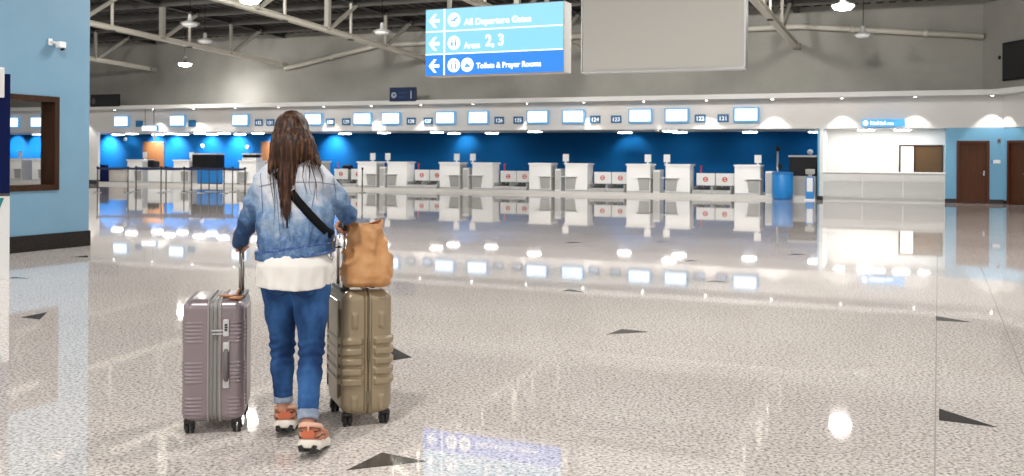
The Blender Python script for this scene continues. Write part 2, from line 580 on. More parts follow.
T1 = t_on(89.3, WS, 130)                    # far end of the partition
TA = t_on(58.5, WS, 130); TB = t_on(-14, WS, 130)   # window frame outer far / near side
ya = P0[1] + WS * U[1] + TA * V[1]
ZT = EYE - un(58, 97)[1] / FPX * ya; ZB = EYE - un(58, 190)[1] / FPX * ya
gb = MB(); T0 = T1 - 7.0; TK = .25
gb.box(WS - TK, WS, TA, T1, 0, 4.9); gb.box(WS - TK, WS, T0, TB, 0, 4.9)
gb.box(WS - TK, WS, TB, TA, 0, ZB); gb.box(WS - TK, WS, TB, TA, ZT, 4.9)
hall(gb.build('wall_left', M_lblue, kind='structure'))
gb = MB(); gb.box(WS, WS + .02, T0, T1, 0, .24); gb.box(WS - TK - .02, WS + .02, T1, T1 + .02, 0, .24)
hall(gb.build('baseboard_left', mat('dark_granite_skirting', (.012, .009, .008), .35, spec=.2, nz=(30, (.025, .019, .016), .4, .7)), kind='structure'))
fw = .085
gb = MB()
for a, b_, c, d in ((TA - fw, TA, ZB, ZT), (TB, TB + fw, ZB, ZT), (TB + fw, TA - fw, ZB, ZB + fw), (TB + fw, TA - fw, ZT - fw, ZT)):
    gb.box(WS - TK - .02, WS + .025, a, b_, c, d, .004)
wn = hall(gb.build('window_1', M_frame, kind='structure'))
MB().box(WS - TK + .02, WS - TK + .026, TB + fw, TA - fw, ZB + fw, ZT - fw).build('window_pane', glass(), wn)

# ---- rafters: trusses running towards the check-in wall
tr_s = [-28.15, -20.7, -13.3, -6.1, 1.65]
tr_l = ['roof truss furthest left, next to the light blue partition', 'roof truss ending on the grey wall above the woman\'s left shoulder',
        'roof truss running down to the wall just left of the hanging direction sign', 'roof truss half hidden behind the two hanging sign boxes',
        'roof truss to the right of the blank hanging panel']


def make_truss():
    r = thing('roof_truss', 'x', 'roof truss', group='cream roof trusses')
    zb = lambda t: 5.5 + SLOPE * (1 - t)
    zt = lambda t: 6.80 + SLOPE * (1 - t)
    a, e = .95, -34
    MB().ibeam((0, a, zb(a)), (0, e, zb(e)), .22, .17).build('bottom_chord', M_truss, r)
    MB().ibeam((0, a, zt(a)), (0, e, zt(e)), .20, .16).build('top_chord', M_deck, r)
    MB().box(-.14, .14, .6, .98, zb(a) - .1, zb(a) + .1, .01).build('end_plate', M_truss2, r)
    for k in range(8):
        t = -2.75 - 4 * k
        w = .1 if k == 0 else .17
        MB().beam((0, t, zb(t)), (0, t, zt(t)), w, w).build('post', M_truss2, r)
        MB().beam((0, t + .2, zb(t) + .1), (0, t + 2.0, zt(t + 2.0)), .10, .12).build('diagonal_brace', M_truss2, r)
        if k < 7:
            t -= 2.5
            MB().beam((0, t, zb(t)), (0, t, zt(t)), .07, .07).build('hanger', M_truss, r)
            MB().box(-.09, .09, t - .09, t + .09, zb(t) - .13, zb(t) - .05, .02).build('hanger_clamp', M_dgrey, r)
    return r


tr0 = make_truss()
for i, s in enumerate(tr_s):
    o = tr0 if i == 0 else copy_tree(tr0)
    hall(o, s, 0, 0); o['label'] = tr_l[i]
# tie pipe along the wall (portal bottom member)
pts = [W(s_of(285, .75, 60), .75, 5.33), W(s_of(380, .75, 42), .75, 6.2), W(s_of(800, .75, 24), .75, 6.2), W(s_of(984, .75, 33), .75, 5.6)]
gb = MB().tube(pts, .1, 12)
for q in (.5, 1.5, 2.3, 2.7):
    i = int(q); p = Vector(pts[i]).lerp(Vector(pts[i + 1]), q - i); d = (Vector(pts[i + 1]) - Vector(pts[i])).normalized()
    gb.tube([p - d * .08, p + d * .08], .125, 12)
tag(gb.build('tie_pipe', M_truss), 'long cream steel tie pipe running along the grey upper wall under the roof', 'pipe')

# ================================================================== THINGS IN THE BACKGROUND
PL = .115   # top of the pale plinth the desks stand on
TCN = .30   # front of the desks


def counter_proto(mirror):
    """white check-in desk; shelf side at +x (mirror=False) or -x"""
    g = -1 if mirror else 1
    r = thing('check_in_counter', 'x', 'check-in counter', group='white check-in counters')
    X = lambda a, b: (min(g * a, g * b), max(g * a, g * b))
    b = MB(); x = X(-.455, .455); b.box(x[0], x[1], .04, .72, 0, 1.03, .008)
    b.build('body', M_white, r)
    b = MB(); x = X(-.49, .49); b.box(x[0], x[1], 0, .78, 1.03, 1.09, .012); b.build('worktop', M_white, r)
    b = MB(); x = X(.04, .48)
    b.prism([(g * .06, .09), (g * .43, .09), (g * .43, .56), (g * .0, .56)], 'y', .0, .045)  # the shelf's shadow on the front, built as a grey tapered panel
    b.build('shelf_shade_panel', M_grey, r)
    b = MB(); x = X(-.06, .56); b.box(x[0], x[1], -.16, .10, .56, .585, .004); b.build('bag_shelf', M_white, r)
    b = MB(); x = X(.455, .475); b.box(x[0], x[1], .06, .70, 0, 1.0, .002); b.build('side_trim', M_lgrey, r)
    b = MB(); x = X(-.455, .455); b.box(x[0], x[1], .03, .045, .0, .06); b.build('kick_plate', M_steel, r)
    return r


def monitor_proto():
    r = thing('desk_monitor', 'x', 'monitor', group='white monitors on the check-in counters')
    b = MB(); b.box(-.125, .125, .0, .03, .07, .36, .01); b.build('screen_back', M_white, r)
    b = MB(); b.box(-.11, .11, .03, .034, .09, .34); b.build('display', M_black, r)
    b = MB(); b.box(-.03, .03, -.012, .012, .012, .16, .003); b.box(-.09, .09, -.06, .07, 0, .014, .004); b.build('stand', M_white, r)
    return r


def conveyor_proto(post):
    r = thing('baggage_conveyor', 'x', 'baggage conveyor', group='baggage conveyors between the counters')
    b = MB(); b.box(-.345, .345, .62, .66, .30, .76, .006); b.build('hatch_panel', M_white, r)
    b = MB()
    b.box(-.35, -.32, .0, 1.9, 0, .28); b.box(.32, .35, .0, 1.9, 0, .28); b.box(-.35, -.325, .66, 1.9, .28, .72); b.box(.325, .35, .66, 1.9, .28, .72)
    b.prism([(-.12, 0), (.0, .0), (.0, .15), (-.12, .06)], 'x', -.35, .35)
    b.build('side_frame', M_grey, r)
    b = MB(); b.prism([(0.0, .10), (.55, .19), (1.9, .19), (1.9, .05), (0, .05)], 'x', -.315, .315); b.build('belt', M_belt, r)
    b = MB(); n = 24
    for k in range(n):
        a0, a1 = 2 * PI * k / n, 2 * PI * (k + 1) / n
        P = [(.095 * math.cos(a0), .095 * math.sin(a0)), (.095 * math.cos(a1), .095 * math.sin(a1)), (.06 * math.cos(a1), .06 * math.sin(a1)), (.06 * math.cos(a0), .06 * math.sin(a0))]
        b.prism([(p[0], p[1] + .53) for p in P], 'y', .614, .62)
    b.box(-.065, .065, .613, .62, .512, .548)
    b.build('no_entry_mark', M_red, r)
    b = MB()
    for xx in (-.2, 0, .2):
        b.box(xx - .07, xx + .07, .60, .615, .22, .30)
    b.build('strip_curtain', M_dgrey, r)
    if post:
        b = MB().tube([(-.18, .66, .76), (-.18, .66, 1.0)], [.03, .022], 10); b.cyl(-.18, .66, .98, 1.04, .035)
        b.build('red_beacon', M_red, r)
    return r


def cabinet_proto():
    r = thing('side_cabinet', 'x', 'cabinet', group='low white cabinets between paired counters')
    b = MB(); b.box(-.13, .13, .1, .7, 0, .86, .006); b.build('body', M_white, r)
    b = MB(); b.box(-.115, .115, .085, .1, .06, .8, .003); b.build('door', M_lgrey, r)
    b = MB(); b.box(.07, .085, .07, .085, .42, .56); b.build('handle', M_steel, r)
    return r


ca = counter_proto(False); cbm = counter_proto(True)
mo = monitor_proto(); cv = conveyor_proto(False); cvp = conveyor_proto(True); cab = cabinet_proto()
used = set()


def put(proto, s, t, z, label):
    o = copy_tree(proto) if proto.name in used else proto
    used.add(proto.name)
    o['label'] = label
    return hall(o, s, t, z)


# counters, by the pixel range their fronts take in the photo; True = monitor and shelf at the left end
nums = {0: '121', 1: '122', 2: '123', 3: '124', 4: '125', 5: '126', 6: '127', 7: '128', 8: '129'}
desk = [(732, 762, 0, 758), (663, 692, 1, 667), (624, 652, 0, 648), (562, 590, 1, 566), (526, 553, 0, None), (469, 495, 1, 473),
        (437, 461, 0, 457), (385, 408, 1, 388), (354.7, 378, 0, 373)]
cs = []
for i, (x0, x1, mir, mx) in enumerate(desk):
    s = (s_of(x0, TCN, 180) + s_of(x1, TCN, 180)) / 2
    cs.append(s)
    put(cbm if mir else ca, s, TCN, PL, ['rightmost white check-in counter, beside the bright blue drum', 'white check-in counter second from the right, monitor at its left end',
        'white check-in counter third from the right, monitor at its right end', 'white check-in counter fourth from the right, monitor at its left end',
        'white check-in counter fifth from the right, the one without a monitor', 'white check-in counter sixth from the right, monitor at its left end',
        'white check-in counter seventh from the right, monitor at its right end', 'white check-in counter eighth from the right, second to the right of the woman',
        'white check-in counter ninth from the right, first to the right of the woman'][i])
    if mx:
        put(mo, s_of(mx, TCN + .35, 158), TCN + .32, PL + 1.09, ['white monitor on the rightmost check-in counter', 'white monitor on the second check-in counter from the right',
            'white monitor on the third check-in counter from the right', 'white monitor on the fourth check-in counter from the right', '',
            'white monitor at the left end of the sixth counter from the right', 'white monitor at the right end of the seventh counter from the right',
            'white monitor at the left end of the eighth counter from the right', 'white monitor on the counter nearest the woman\'s right arm'][i])
for i, (px, nm) in enumerate([(767.5, 'right of the rightmost counter beside the blue drum'), (656, 'between the second and third counters from the right'), (557.5, 'between the fourth and fifth counters from the right'),
                               (465, 'between the sixth and seventh counters from the right'), (381.5, 'between the eighth and ninth counters from the right')]):
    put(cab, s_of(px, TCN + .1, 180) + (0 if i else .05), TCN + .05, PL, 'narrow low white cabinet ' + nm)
q = [('121', '122'), ('123', '124'), ('125', '126'), ('127', '128')]
for i in range(4):
    sm = (cs[2 * i] + cs[2 * i + 1]) / 2
    put(cv if i == 1 else cvp, sm - .36, TCN, PL, 'left-hand baggage hatch with red no-entry mark in the gap below plates %s and %s' % q[i])
    put(cv, sm + .36, TCN, PL, 'right-hand baggage hatch with red no-entry mark in the gap below plates %s and %s' % q[i])
# counters seen left of the woman and between
sx = s_of(333, TCN, 180)
put(cv, s_of(350, TCN, 180), TCN, PL, 'baggage hatch with red mark just right of the woman\'s shoulder')
put(cvp, s_of(333, TCN, 180), TCN, PL, 'baggage hatch half covered by the woman\'s right shoulder')
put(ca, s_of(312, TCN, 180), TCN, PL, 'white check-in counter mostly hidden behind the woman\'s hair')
LD = [(134, 'white desk with monitor in front of the orange wooden door'), (180.5, 'white desk left of the big black machine'), (247, 'white desk carrying a printer just left of the woman')]
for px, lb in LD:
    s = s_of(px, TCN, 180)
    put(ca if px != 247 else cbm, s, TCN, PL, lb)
    if px != 247:
        put(mo, s + .35, TCN + .32, PL + 1.09, 'white monitor on the ' + lb[6:])
# seen through the partition window
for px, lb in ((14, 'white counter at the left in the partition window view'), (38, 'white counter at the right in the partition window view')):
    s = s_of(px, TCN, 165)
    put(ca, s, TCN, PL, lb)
    put(mo, s + .05, TCN + .32, PL + 1.09, 'white monitor on the ' + lb[6:])
# low white desk units and benches on the left
for px0, px1, z, lb in ((107, 122, .62, 'low beige luggage bench beside the dark blue panel'), (147, 169, .72, 'long low white desk unit left of the wooden door foot'), (222, 236, .66, 'low white desk unit between blue panel and printer desk'), (200, 212, .5, None)):
    if lb is None:
        continue
    a, b_ = s_of(px0, TCN, 175), s_of(px1, TCN, 175)
    r = hall(thing('desk_unit', lb, 'desk', group='low desk units on the left'), (a + b_) / 2, TCN, PL)
    w = (b_ - a) / 2
    MB().box(-w, w, .05, .7, .05, z - .04, .006).build('body', M_white if z > .63 else mat('beige_panel', (.55, .51, .46), .5), r)
    MB().box(-w - .02, w + .02, .02, .74, z - .04, z, .008).build('top', M_white, r)
    MB().box(-w + .03, w - .03, .09, .66, 0, .05).build('plinth', M_grey, r)


def panel_thing(name, lb, cat, px0, px1, t, z0, z1, m, d=.12, frame=None):
    a, b_ = s_of(px0, t, 175), s_of(px1, t, 175)
    r = hall(thing(name, lb, cat), (a + b_) / 2, t, z0)
    w = (b_ - a) / 2; h = z1 - z0
    MB().box(-w, w, 0, d, .04, h, .01).build('panel', m, r)
    MB().box(-w + .02, w - .02, .01, d - .01, 0, .04).build('foot', M_black, r)
    return r


panel_thing('partition_panel', 'dark blue low panel at the far left of the check-in bay by the white column', 'panel', 97, 107, .2, PL, .93, M_navy)
panel_thing('partition_panel', 'bright blue low panel under the big black machine behind the belt barrier', 'panel', 197, 221, .2, PL, .85, mat('bright_blue_panel', (.01, .17, .48), .4))


def machine(lb, px0, px1, t, z0, z1, top=True):
    a, b_ = s_of(px0, t, 160), s_of(px1, t, 160)
    r = hall(thing('scanner_machine', lb, 'scanner'), (a + b_) / 2, t, z0)
    w = (b_ - a) / 2; h = z1 - z0
    MB().box(-w, w, 0, .6, .0, h - .07, .03).build('housing', M_black, r)
    MB().box(-w + .02, w - .02, -.02, .62, h - .07, h, .012).build('top_cover', M_lgrey, r)
    MB().box(-w + .08, w - .08, -.012, 0, .1, h - .2, .004).build('front_plate', M_black, r)
    return r


machine('big black scanner with pale lid standing above the bright blue panel', 192, 216, .35, .85, 1.52)
r = hall(thing('desk_printer', 'white and black printer on the desk just left of the woman', 'printer'), s_of(249, TCN + .2, 158), TCN + .2, PL + 1.09)
MB().box(-.4, .4, 0, .45, .0, .13, .02).build('body', M_white, r); MB().box(-.33, .4, -.012, .3, .13, .26, .015).build('cover', M_black, r)
MB().box(-.4, .4, .0, .45, .26, .32, .01).build('lid', M_white, r)
r = hall(thing('desk_printer', 'small black printer on the desk in front of the orange door', 'printer'), s_of(150.5, TCN + .2, 158), TCN + .2, PL + .72)
MB().box(-.18, .2, 0, .4, 0, .3, .04).build('body', M_black, r); MB().box(-.14, .16, -.02, .1, .3, .36, .015).build('paper_slot', M_dgrey, r)
r = hall(thing('desk_printer', 'small dark printer on top of the baggage hatch beside the woman\'s right shoulder', 'printer'), s_of(343, TCN + .66, 165), TCN + .9, PL + .72)
MB().box(-.2, .2, 0, .3, 0, .16, .03).build('body', M_black, r); MB().box(-.16, .16, .05, .25, .16, .2, .01).build('lid', M_dgrey, r)
# wooden doors in the blue wall
for px0, px1, nm, lb in ((143, 164, 'door_3', 1), (261, 270, 'door_4', 2)):
    a, b_ = s_of(px0, 3.97, 150), s_of(px1, 3.97, 150)
    if px0 == 261:
        b_ = a + 1.05
    d = MB().box(0, b_ - a, 0, .04, 0, 2.0 - .0, .006).build(nm, M_oak, kind='structure'); hall(d, a, 3.95, PL)
    MB().tube([(.1, 0, 1.0), (.1, -.05, 1.0), (.2, -.05, 1.0)], .012, 8).build('door_handle', M_chrome, d)

# ---- screens and number plates on the bulkhead
SCR = [746, 676.5, 640, 573, 537.5, 478, 445, 390.5, 362, 313, 281, 240, 177, 121, 37, 12]
lbl = ['rightmost', 'second from the right', 'third from the right', 'fourth from the right', 'fifth from the right', 'sixth from the right', 'seventh from the right',
       'eighth from the right', 'first to the right of the woman', 'touching the right side of her hair', 'hidden behind the head',
       'nearest left of the woman\'s head', 'second to the left of the woman\'s head', 'nearest to the white column', 'right one seen through the partition window', 'left one seen through the partition window']


def screen_proto():
    r = thing('display_screen', 'x', 'screen', group='lit screens on the bulkhead')
    MB().box(-.46, .46, 0, .07, -.27, .27, .03).build('casing', M_screenb, r)
    b = MB(); b.box(-.395, .395, -.006, .002, -.205, .225, .02); b.build('display', M_screen, r)
    b = MB()
    random.seed(3)
    for k in range(5):
        x = -.36 + .16 * k; b.box(x, x + .05 + .06 * random.random(), -.009, -.006, .17, .2)
    for k in range(3):
        b.box(-.3, -.3 + .12 + .1 * random.random(), -.009, -.006, .06 - .09 * k, .075 - .09 * k)
    b.build('screen_text', M_screenb, r)
    MB().box(-.08, .08, .07, .185, -.08, .08).build('wall_bracket', M_dgrey, r)
    return r


sp = screen_proto()
for i, px in enumerate(SCR):
    if px == 281:
        continue
    o = sp if i == 0 else copy_tree(sp)
    o['label'] = 'bright white screen on the bulkhead, ' + lbl[i]
    hall(o, s_of(px, -.2, 117), -.2, 3.0)
NUM = [(723, '121'), (700, '122'), (616, '123'), (595, '124'), (518, '125'), (499, '126'), (428, '127'), (411, '128'), (346, '129'), (330, '130'), (270, '131'), (258.5, '132'), (192, None), (139, None)]
for i, (px, tx) in enumerate(NUM):
    o = thing('number_plate', ('blue counter number plate reading ' + tx) if tx else ['small blue plate on the bulkhead, left of the woman between two screens', 'small blue plate on the bulkhead above the wooden door'][i - 12],
              'sign', group='counter number plates')
    MB().box(-.205, .205, 0, .05, -.145, .145, .008).build('plate', M_num, o)
    b = MB()
    if tx:
        text_mb(b, tx, 0, -.075, .21, -.003, 'CENTER', 1.0)
        b.build('lettering', M_txt, o)
    hall(o, s_of(px, -.06, 119), -.06, 2.89)

# ---- lights in the ledge and the soffit
spot_s = [8.0 - 2.33 * k for k in range(20)]


def spot_proto():
    r = thing('ledge_spotlight', 'x', 'spotlight', group='small spotlights under the bulkhead ledge')
    b = MB(); b.lathe([(.05, 0), (.06, -.03), (.055, -.06), (.045, -.06)], n=16); b.build('housing', M_white, r)
    b = MB(); b.lathe([(.043, -.061), (.04, -.066)], n=16); b.build('lamp', M_down, r)
    return r


s0 = spot_proto()
for i, s in enumerate(spot_s):
    o = s0 if i == 0 else copy_tree(s0)
    o['label'] = 'small round spotlight under the white ledge, number %d counted from the right wall' % (i + 1)
    hall(o, s, -.47, 3.58)
    l = bpy.data.lights.new('spot', 'SPOT'); l.energy = SPOT_W; l.spot_size = math.radians(82); l.spot_blend = .25; l.shadow_soft_size = .03; l.color = (1, .97, .93)
    lo = bpy.data.objects.new('ledge_spot_beam', l); COL.objects.link(lo); lo.location = W(s, -.47, 3.50)
SOF = [(816, 3.0), (866, .8), (902, .8), (750, 3.0), (680, 3.0), (670, .9), (625, 3.0), (535, 1.0), (492, 3.0), (454, 3.2), (437, 1.4), (384, 1.8), (345, 3), (258, 1.6), (240, 3.2), (224, 1.6), (212, 3.2), (200, 1.6), (183, 3.2), (170, 1.6), (158, 3.2), (132, 1.6), (118, 3.2), (38, 2)]


def down_proto():
    r = thing('round_downlight', 'x', 'ceiling light', group='round downlights under the soffit')
    MB().lathe([(.30, 0), (.30, -.03), (.285, -.035)], n=24).build('rim', M_white, r)
    MB().lathe([(.28, -.03), (.28, -.055), (.26, -.062)], n=24).build('diffuser', M_down, r)
    return r


dl = down_proto()
for i, (px, t) in enumerate(SOF):
    o = dl if i == 0 else copy_tree(dl)
    o['label'] = ['round downlight under the soffit at the right end by the blue pier', 'round downlight over the service counter, left of the lit blue sign', 'round downlight over the service counter, right of the lit blue sign'][i] if i < 3 else \
        ('round white downlight under the soffit, %s counted from the right end' % ['second', 'third', 'fourth', 'fifth', 'sixth', 'seventh', 'eighth', 'ninth', 'tenth', 'eleventh', 'twelfth', 'thirteenth', 'fourteenth', 'fifteenth', 'sixteenth', 'seventeenth', 'eighteenth', 'nineteenth', 'twentieth', 'twenty-first', 'last'][i - 3])
    hall(o, s_of(px, t, 131), t, 2.5)
l = bpy.data.lights.new('ledge_uplight', 'SPOT'); l.energy = 110; l.spot_size = math.radians(150); l.spot_blend = 1; l.shadow_soft_size = .08; l.color = (1, .98, .94)
lo = bpy.data.objects.new('ledge_uplight', l); COL.objects.link(lo); lo.location = W(s_of(236, .2, 95), -.45, 3.80)
lo.rotation_euler = Vector((V[0], V[1], .30)).to_track_quat('-Z', 'Y').to_euler()
for px in (840, 880, 925):  # extra fill lamps added to brighten the white recess
    l = bpy.data.lights.new('recess_fill_light', 'AREA'); l.shape = 'DISK'; l.size = .4; l.energy = 11; l.color = (1, .97, .93)
    lo = bpy.data.objects.new('added_recess_fill', l); COL.objects.link(lo); lo.location = W(s_of(px, .9, 131), .9, 2.47)
# wall washers that pool light on the blue wall
for px, e in ((462, 1.7), (630, 1.7), (330, 1.0), (232, 1.3), (205, 1.0), (170, 1.2), (150, 1.0), (125, 1.4), (103, 1.6), (270, .9), (30, 1.2), (10, 1.2)):
    l = bpy.data.lights.new('washer', 'SPOT'); l.energy = WASH_W * e; l.spot_size = math.radians(105); l.spot_blend = .9; l.shadow_soft_size = .05; l.color = (.95, .98, 1)
    lo = bpy.data.objects.new('wall_washer', l); COL.objects.link(lo); lo.location = W(s_of(px, 3.5, 140), 3.25, 2.47)
    d = W(0, 4, 1.6) - W(0, 3.25, 2.47); lo.rotation_euler = d.to_track_quat('-Z', 'Y').to_euler()

# ---- pendant lamps
PEN = [((250, 0), 26.2, 1, 'lit round pendant lamp at the top edge above the woman'), ((843, 6), 25.4, 1, 'lit round pendant lamp at the top edge right of the blank panel'),
       ((863, 35), 32.0, 0, 'unlit round pendant lamp hanging on a long cord in front of the grey wall'), ((382, 32), 32.0, 0, 'unlit pendant lamp just left of the hanging direction sign'),
       ((185, 64), 43.0, 1, 'lit pendant lamp in front of the grey wall near the blue partition'), ((205, 41), 37.0, 0, 'unlit pendant lamp under the roof above the left lit lamp'), ((190, 24), 31.5, 0, 'unlit pendant lamp high on the left between truss bars')]


def pendant_proto(lit):
    r = thing('pendant_lamp', 'x', 'pendant lamp', group='round pendant lamps')
    MB().lathe([(.04, .30), (.06, .26), (.07, .12), (.16, .07), (.29, .035), (.30, 0), (.285, 0), (.1, .04)], n=28, cap=False).build('shade', M_lgrey, r)
    MB().lathe([(.25, .005), (.245, -.03), (.20, -.075), (.10, -.10), (.0, -.105)], n=28).build('diffuser', M_lamp if lit else M_white, r)
    MB().tube([(0, 0, .28), (0, 0, 2.2)], .012, 6).build('cord', M_black, r)
    return r


pl = pendant_proto(True); pu = pendant_proto(False); up = set()
for (px, py), Y, lit, lb in PEN:
    pr = pl if lit else pu
    o = copy_tree(pr) if pr.name in up else pr
    up.add(pr.name)
    p = PT(px, py, Y); o.location = p; o['label'] = lb
    top = ZC(st(p.x, p.y)[1])
    for c in o.children:
        if c.name.startswith('cord'):
            c.scale = (1, 1, 1)
            me = c.data.copy(); c.data = me
            for vv in me.vertices:
                if vv.co.z > 1:
                    vv.co.z = top - p.z
# further rows of lit pendants over the hall on the viewer's side
base = W(*st(*PT(250, 0, 26.2).xy), 0)
for i in range(-1, 4):
    for j in range(1, 6):
        s0_, t0_ = st(base.x, base.y)
        q = W(s0_ + 7.15 * i, t0_ - 6.5 * j, 5.45)
        if abs(q.x) > 16 or un(0, 0) and CY - (q.z - EYE) / max(q.y, .1) * FPX > -12 and q.y > 0:
            continue
        l = bpy.data.lights.new('pendant_light', 'AREA'); l.shape = 'DISK'; l.size = .5; l.energy = PEND_W; l.color = (1, .98, .95)
        lo = bpy.data.objects.new('hall_pendant_light', l); COL.objects.link(lo); lo.location = q
for i in range(-4, 5):
    for j in range(0, 4):
        q = W(-14.6 + 7.15 * i + 3.5 * (j % 2), -2.5 - 6.5 * j, 5.45)
        if -26 < q.x < 18 and j > 0 and (q.y < 1 or CY - (q.z - EYE) / q.y * FPX < -12 or abs(q.x / q.y) > .56):
            l = bpy.data.lights.new('pendant_light', 'AREA'); l.shape = 'DISK'; l.size = .5; l.energy = PEND_W * .8; l.color = (1, .98, .95)
            lo = bpy.data.objects.new('hall_lamp_light', l); COL.objects.link(lo); lo.location = q
            lo.visible_camera = True

# ---- service counter on the right
r = hall(thing('service_counter', 'long white service counter with three grey front panels right of the blue bay', 'counter'), 2.68, -.06, 0)
LW = 3.92
MB().box(0, LW, .06, .7, .08, .95, .004).build('body', M_white, r)
MB().box(-.03, LW + .03, -.04, .78, .95, 1.0, .01).build('worktop', M_white, r)
MB().box(0, LW, .1, .66, 0, .08).build('plinth', M_steel, r)
for k in range(3):
    MB().box(.02 + k * LW / 3, (k + 1) * LW / 3 - .02, .045, .062, .14, .66, .003).build('front_panel', mat('service_front_grey', (.58, .58, .57), .5), r)
    MB().box(.01 + k * LW / 3, (k + 1) * LW / 3 - .01, .03, .062, .68, .93, .003).build('upper_panel', M_white2, r)
MB().box(0, LW, .03, .06, .1, .13).build('kick_rail', M_steel, r)
a, b_ = s_of(899, 1.68, 155), s_of(943, 1.68, 155)
f = MB(); wz0, wz1 = .95, 1.9
f.box(a, a + .06, 1.62, 1.72, wz0, wz1); f.box(b_ - .04, b_, 1.62, 1.72, wz0, wz1); f.box(a, b_, 1.62, 1.72, wz1, wz1 + .05); f.box(a, b_, 1.62, 1.72, wz0 - .05, wz0)
mid = s_of(914.5, 1.68, 155); f.box(mid - .03, mid + .03, 1.62, 1.72, wz0, wz1)
w2 = hall(f.build('window_2', M_frame, kind='structure'))
MB().box(a + .06, mid, 1.66, 1.69, wz0, wz1).build('lit_pane', mat('lit_window_pane', (.8, .8, .78), .3, emit=(1, .99, .95), es=.55), w2)
MB().box(mid, b_ - .04, 1.66, 1.69, wz0, wz1).build('dark_pane', mat('brown_tinted_pane', (.10, .055, .022), .12), w2)
# lit blue sign over it
r = hall(thing('lit_sign', 'blue lit sign with white icon and lettering under the bulkhead edge above the service counter', 'sign'), s_of(883, -.3, 123), -.3, 2.66)
MB().box(-.68, .68, 0, .1, -.12, .14, .01).build('sign_box', mat('lit_sky_blue', (.02, .2, .5), .4, emit=(.08, .36, .70), es=.9), r)
b = MB(); disc_mb(b, -.56, .01, .085, -.002); [b.box(-.40 + .075 * k, -.40 + .075 * k + (.05 if k % 3 else .03), -.006, 0, -.055, .075 - .02 * (k % 3)) for k in range(7)]; b.box(.13, .33, -.006, 0, -.055, .01); b.build('lettering', mat('lit_white_lettering', (.9, .9, .9), .5, emit=(.92, 1, 1), es=1.6), r)
MB().box(-.5, -.46, .03, .33, .135, .16).build('bracket', M_steel, r)
# ---- blue drum bin, scanner, sanitiser stand, pole
r = hall(thing('drum_bin', 'bright blue round drum standing right of the last check-in counter', 'bin'), s_of(782.5, -.1, 190), -.1, 0)
MB().lathe([(.30, .0), (.35, .02), (.36, .3), (.36, .9), (.34, .94), (.30, .95)], n=36).build('body', M_cyan, r)
MB().lathe([(.362, .88), (.372, .9), (.372, .94), (.34, .965), (.0, .975)], n=36).build('rim', mat('drum_rim_blue', (.008, .15, .42), .35), r)
r = hall(thing('baggage_scanner', 'black topped grey scanner box standing behind the blue drum near the pier', 'scanner'), 1.93, .6, 0)
MB().box(-.5, .45, 0, 1.1, .1, .82, .01).build('base', M_grey, r)
MB().box(-.48, .47, -.02, 1.0, .82, 1.5, .02).build('housing', M_black, r)
MB().box(-.5, .48, -.05, 1.05, 1.5, 1.56, .01).build('top_cover', M_lgrey, r)
MB().box(-.34, .34, .05, 1.0, 0, .1).build('plinth', M_dgrey, r)
r = hall(thing('sanitiser_stand', 'small blue and white stand with grey top in front of the teal pier', 'stand'), s_of(810, -.45, 190), -.45, 0)
MB().box(-.13, .13, -.08, .08, .05, .82, .01).build('column', M_cyan, r)
MB().box(-.1, .1, -.088, -.08, .3, .78).build('white_panel', M_white, r)
MB().box(-.18, .18, -.16, .16, 0, .05, .01).build('foot', M_white, r)
b = MB().box(-.15, .15, -.12, .12, .9, 1.08, .04); b.box(-.06, .06, -.05, .05, .82, .9); b.build('dispenser', M_grey, r)
r = hall(thing('tall_post', 'slim steel post with a dark round head standing behind the blue drum', 'post'), s_of(777.5, 1.3, 180), 1.3, PL)
MB().tube([(0, 0, .03), (0, 0, 1.62)], .035, 12).build('pole', M_steel, r)
MB().lathe([(.17, 0), (.17, .02), (.04, .035)], n=24).build('foot', M_steel, r)
MB().lathe([(.0, 1.58), (.07, 1.6), (.09, 1.68), (.07, 1.76), (0, 1.78)], n=16, cap=False).build('head', M_black, r)
MB().box(.02, .16, -.05, .05, .92, 1.12, .02).build('holder', M_black, r)
# wall speakers and sensors on the blue wall
for px, py, lb in ((810, 152, 'small round white speaker on the dark blue wall near the right pier'), (202, 146, 'small white speaker on the blue wall above the black scanner'), (247, 147, 'small white speaker on the blue wall above the printer desk'), (125, 139, 'small white speaker on the bright blue wall left of the wooden door')):
    s = s_of(px, 3.95, py); p = W(s, 3.95); z = EYE - un(px, py)[1] / FPX * p.y
    r = hall(thing('wall_speaker', lb, 'speaker', group='white wall speakers'), s, 3.95, z)
    b = MB().lathe([(.11, 0), (.10, .05), (.0, .055)], n=20)
    b.v = [(x, .05 - zz, y) for x, y, zz in b.v]; b.build('housing', M_white, r)
    b = MB().lathe([(.07, .056), (.0, .06)], n=20); b.v = [(x, .05 - zz, y) for x, y, zz in b.v]; b.build('grille', M_lgrey, r)
r = hall(thing('dome_camera', 'white dome camera under the soffit between the second and third counters', 'camera'), s_of(657, 1.0, 132), 1.0, 2.5)
MB().lathe([(.09, 0), (.09, -.05), (.07, -.06)], n=18).build('mount', M_white, r)
MB().lathe([(.07, -.06), (.06, -.11), (.03, -.135), (0, -.14)], n=18, cap=False).build('dome', M_black, r)
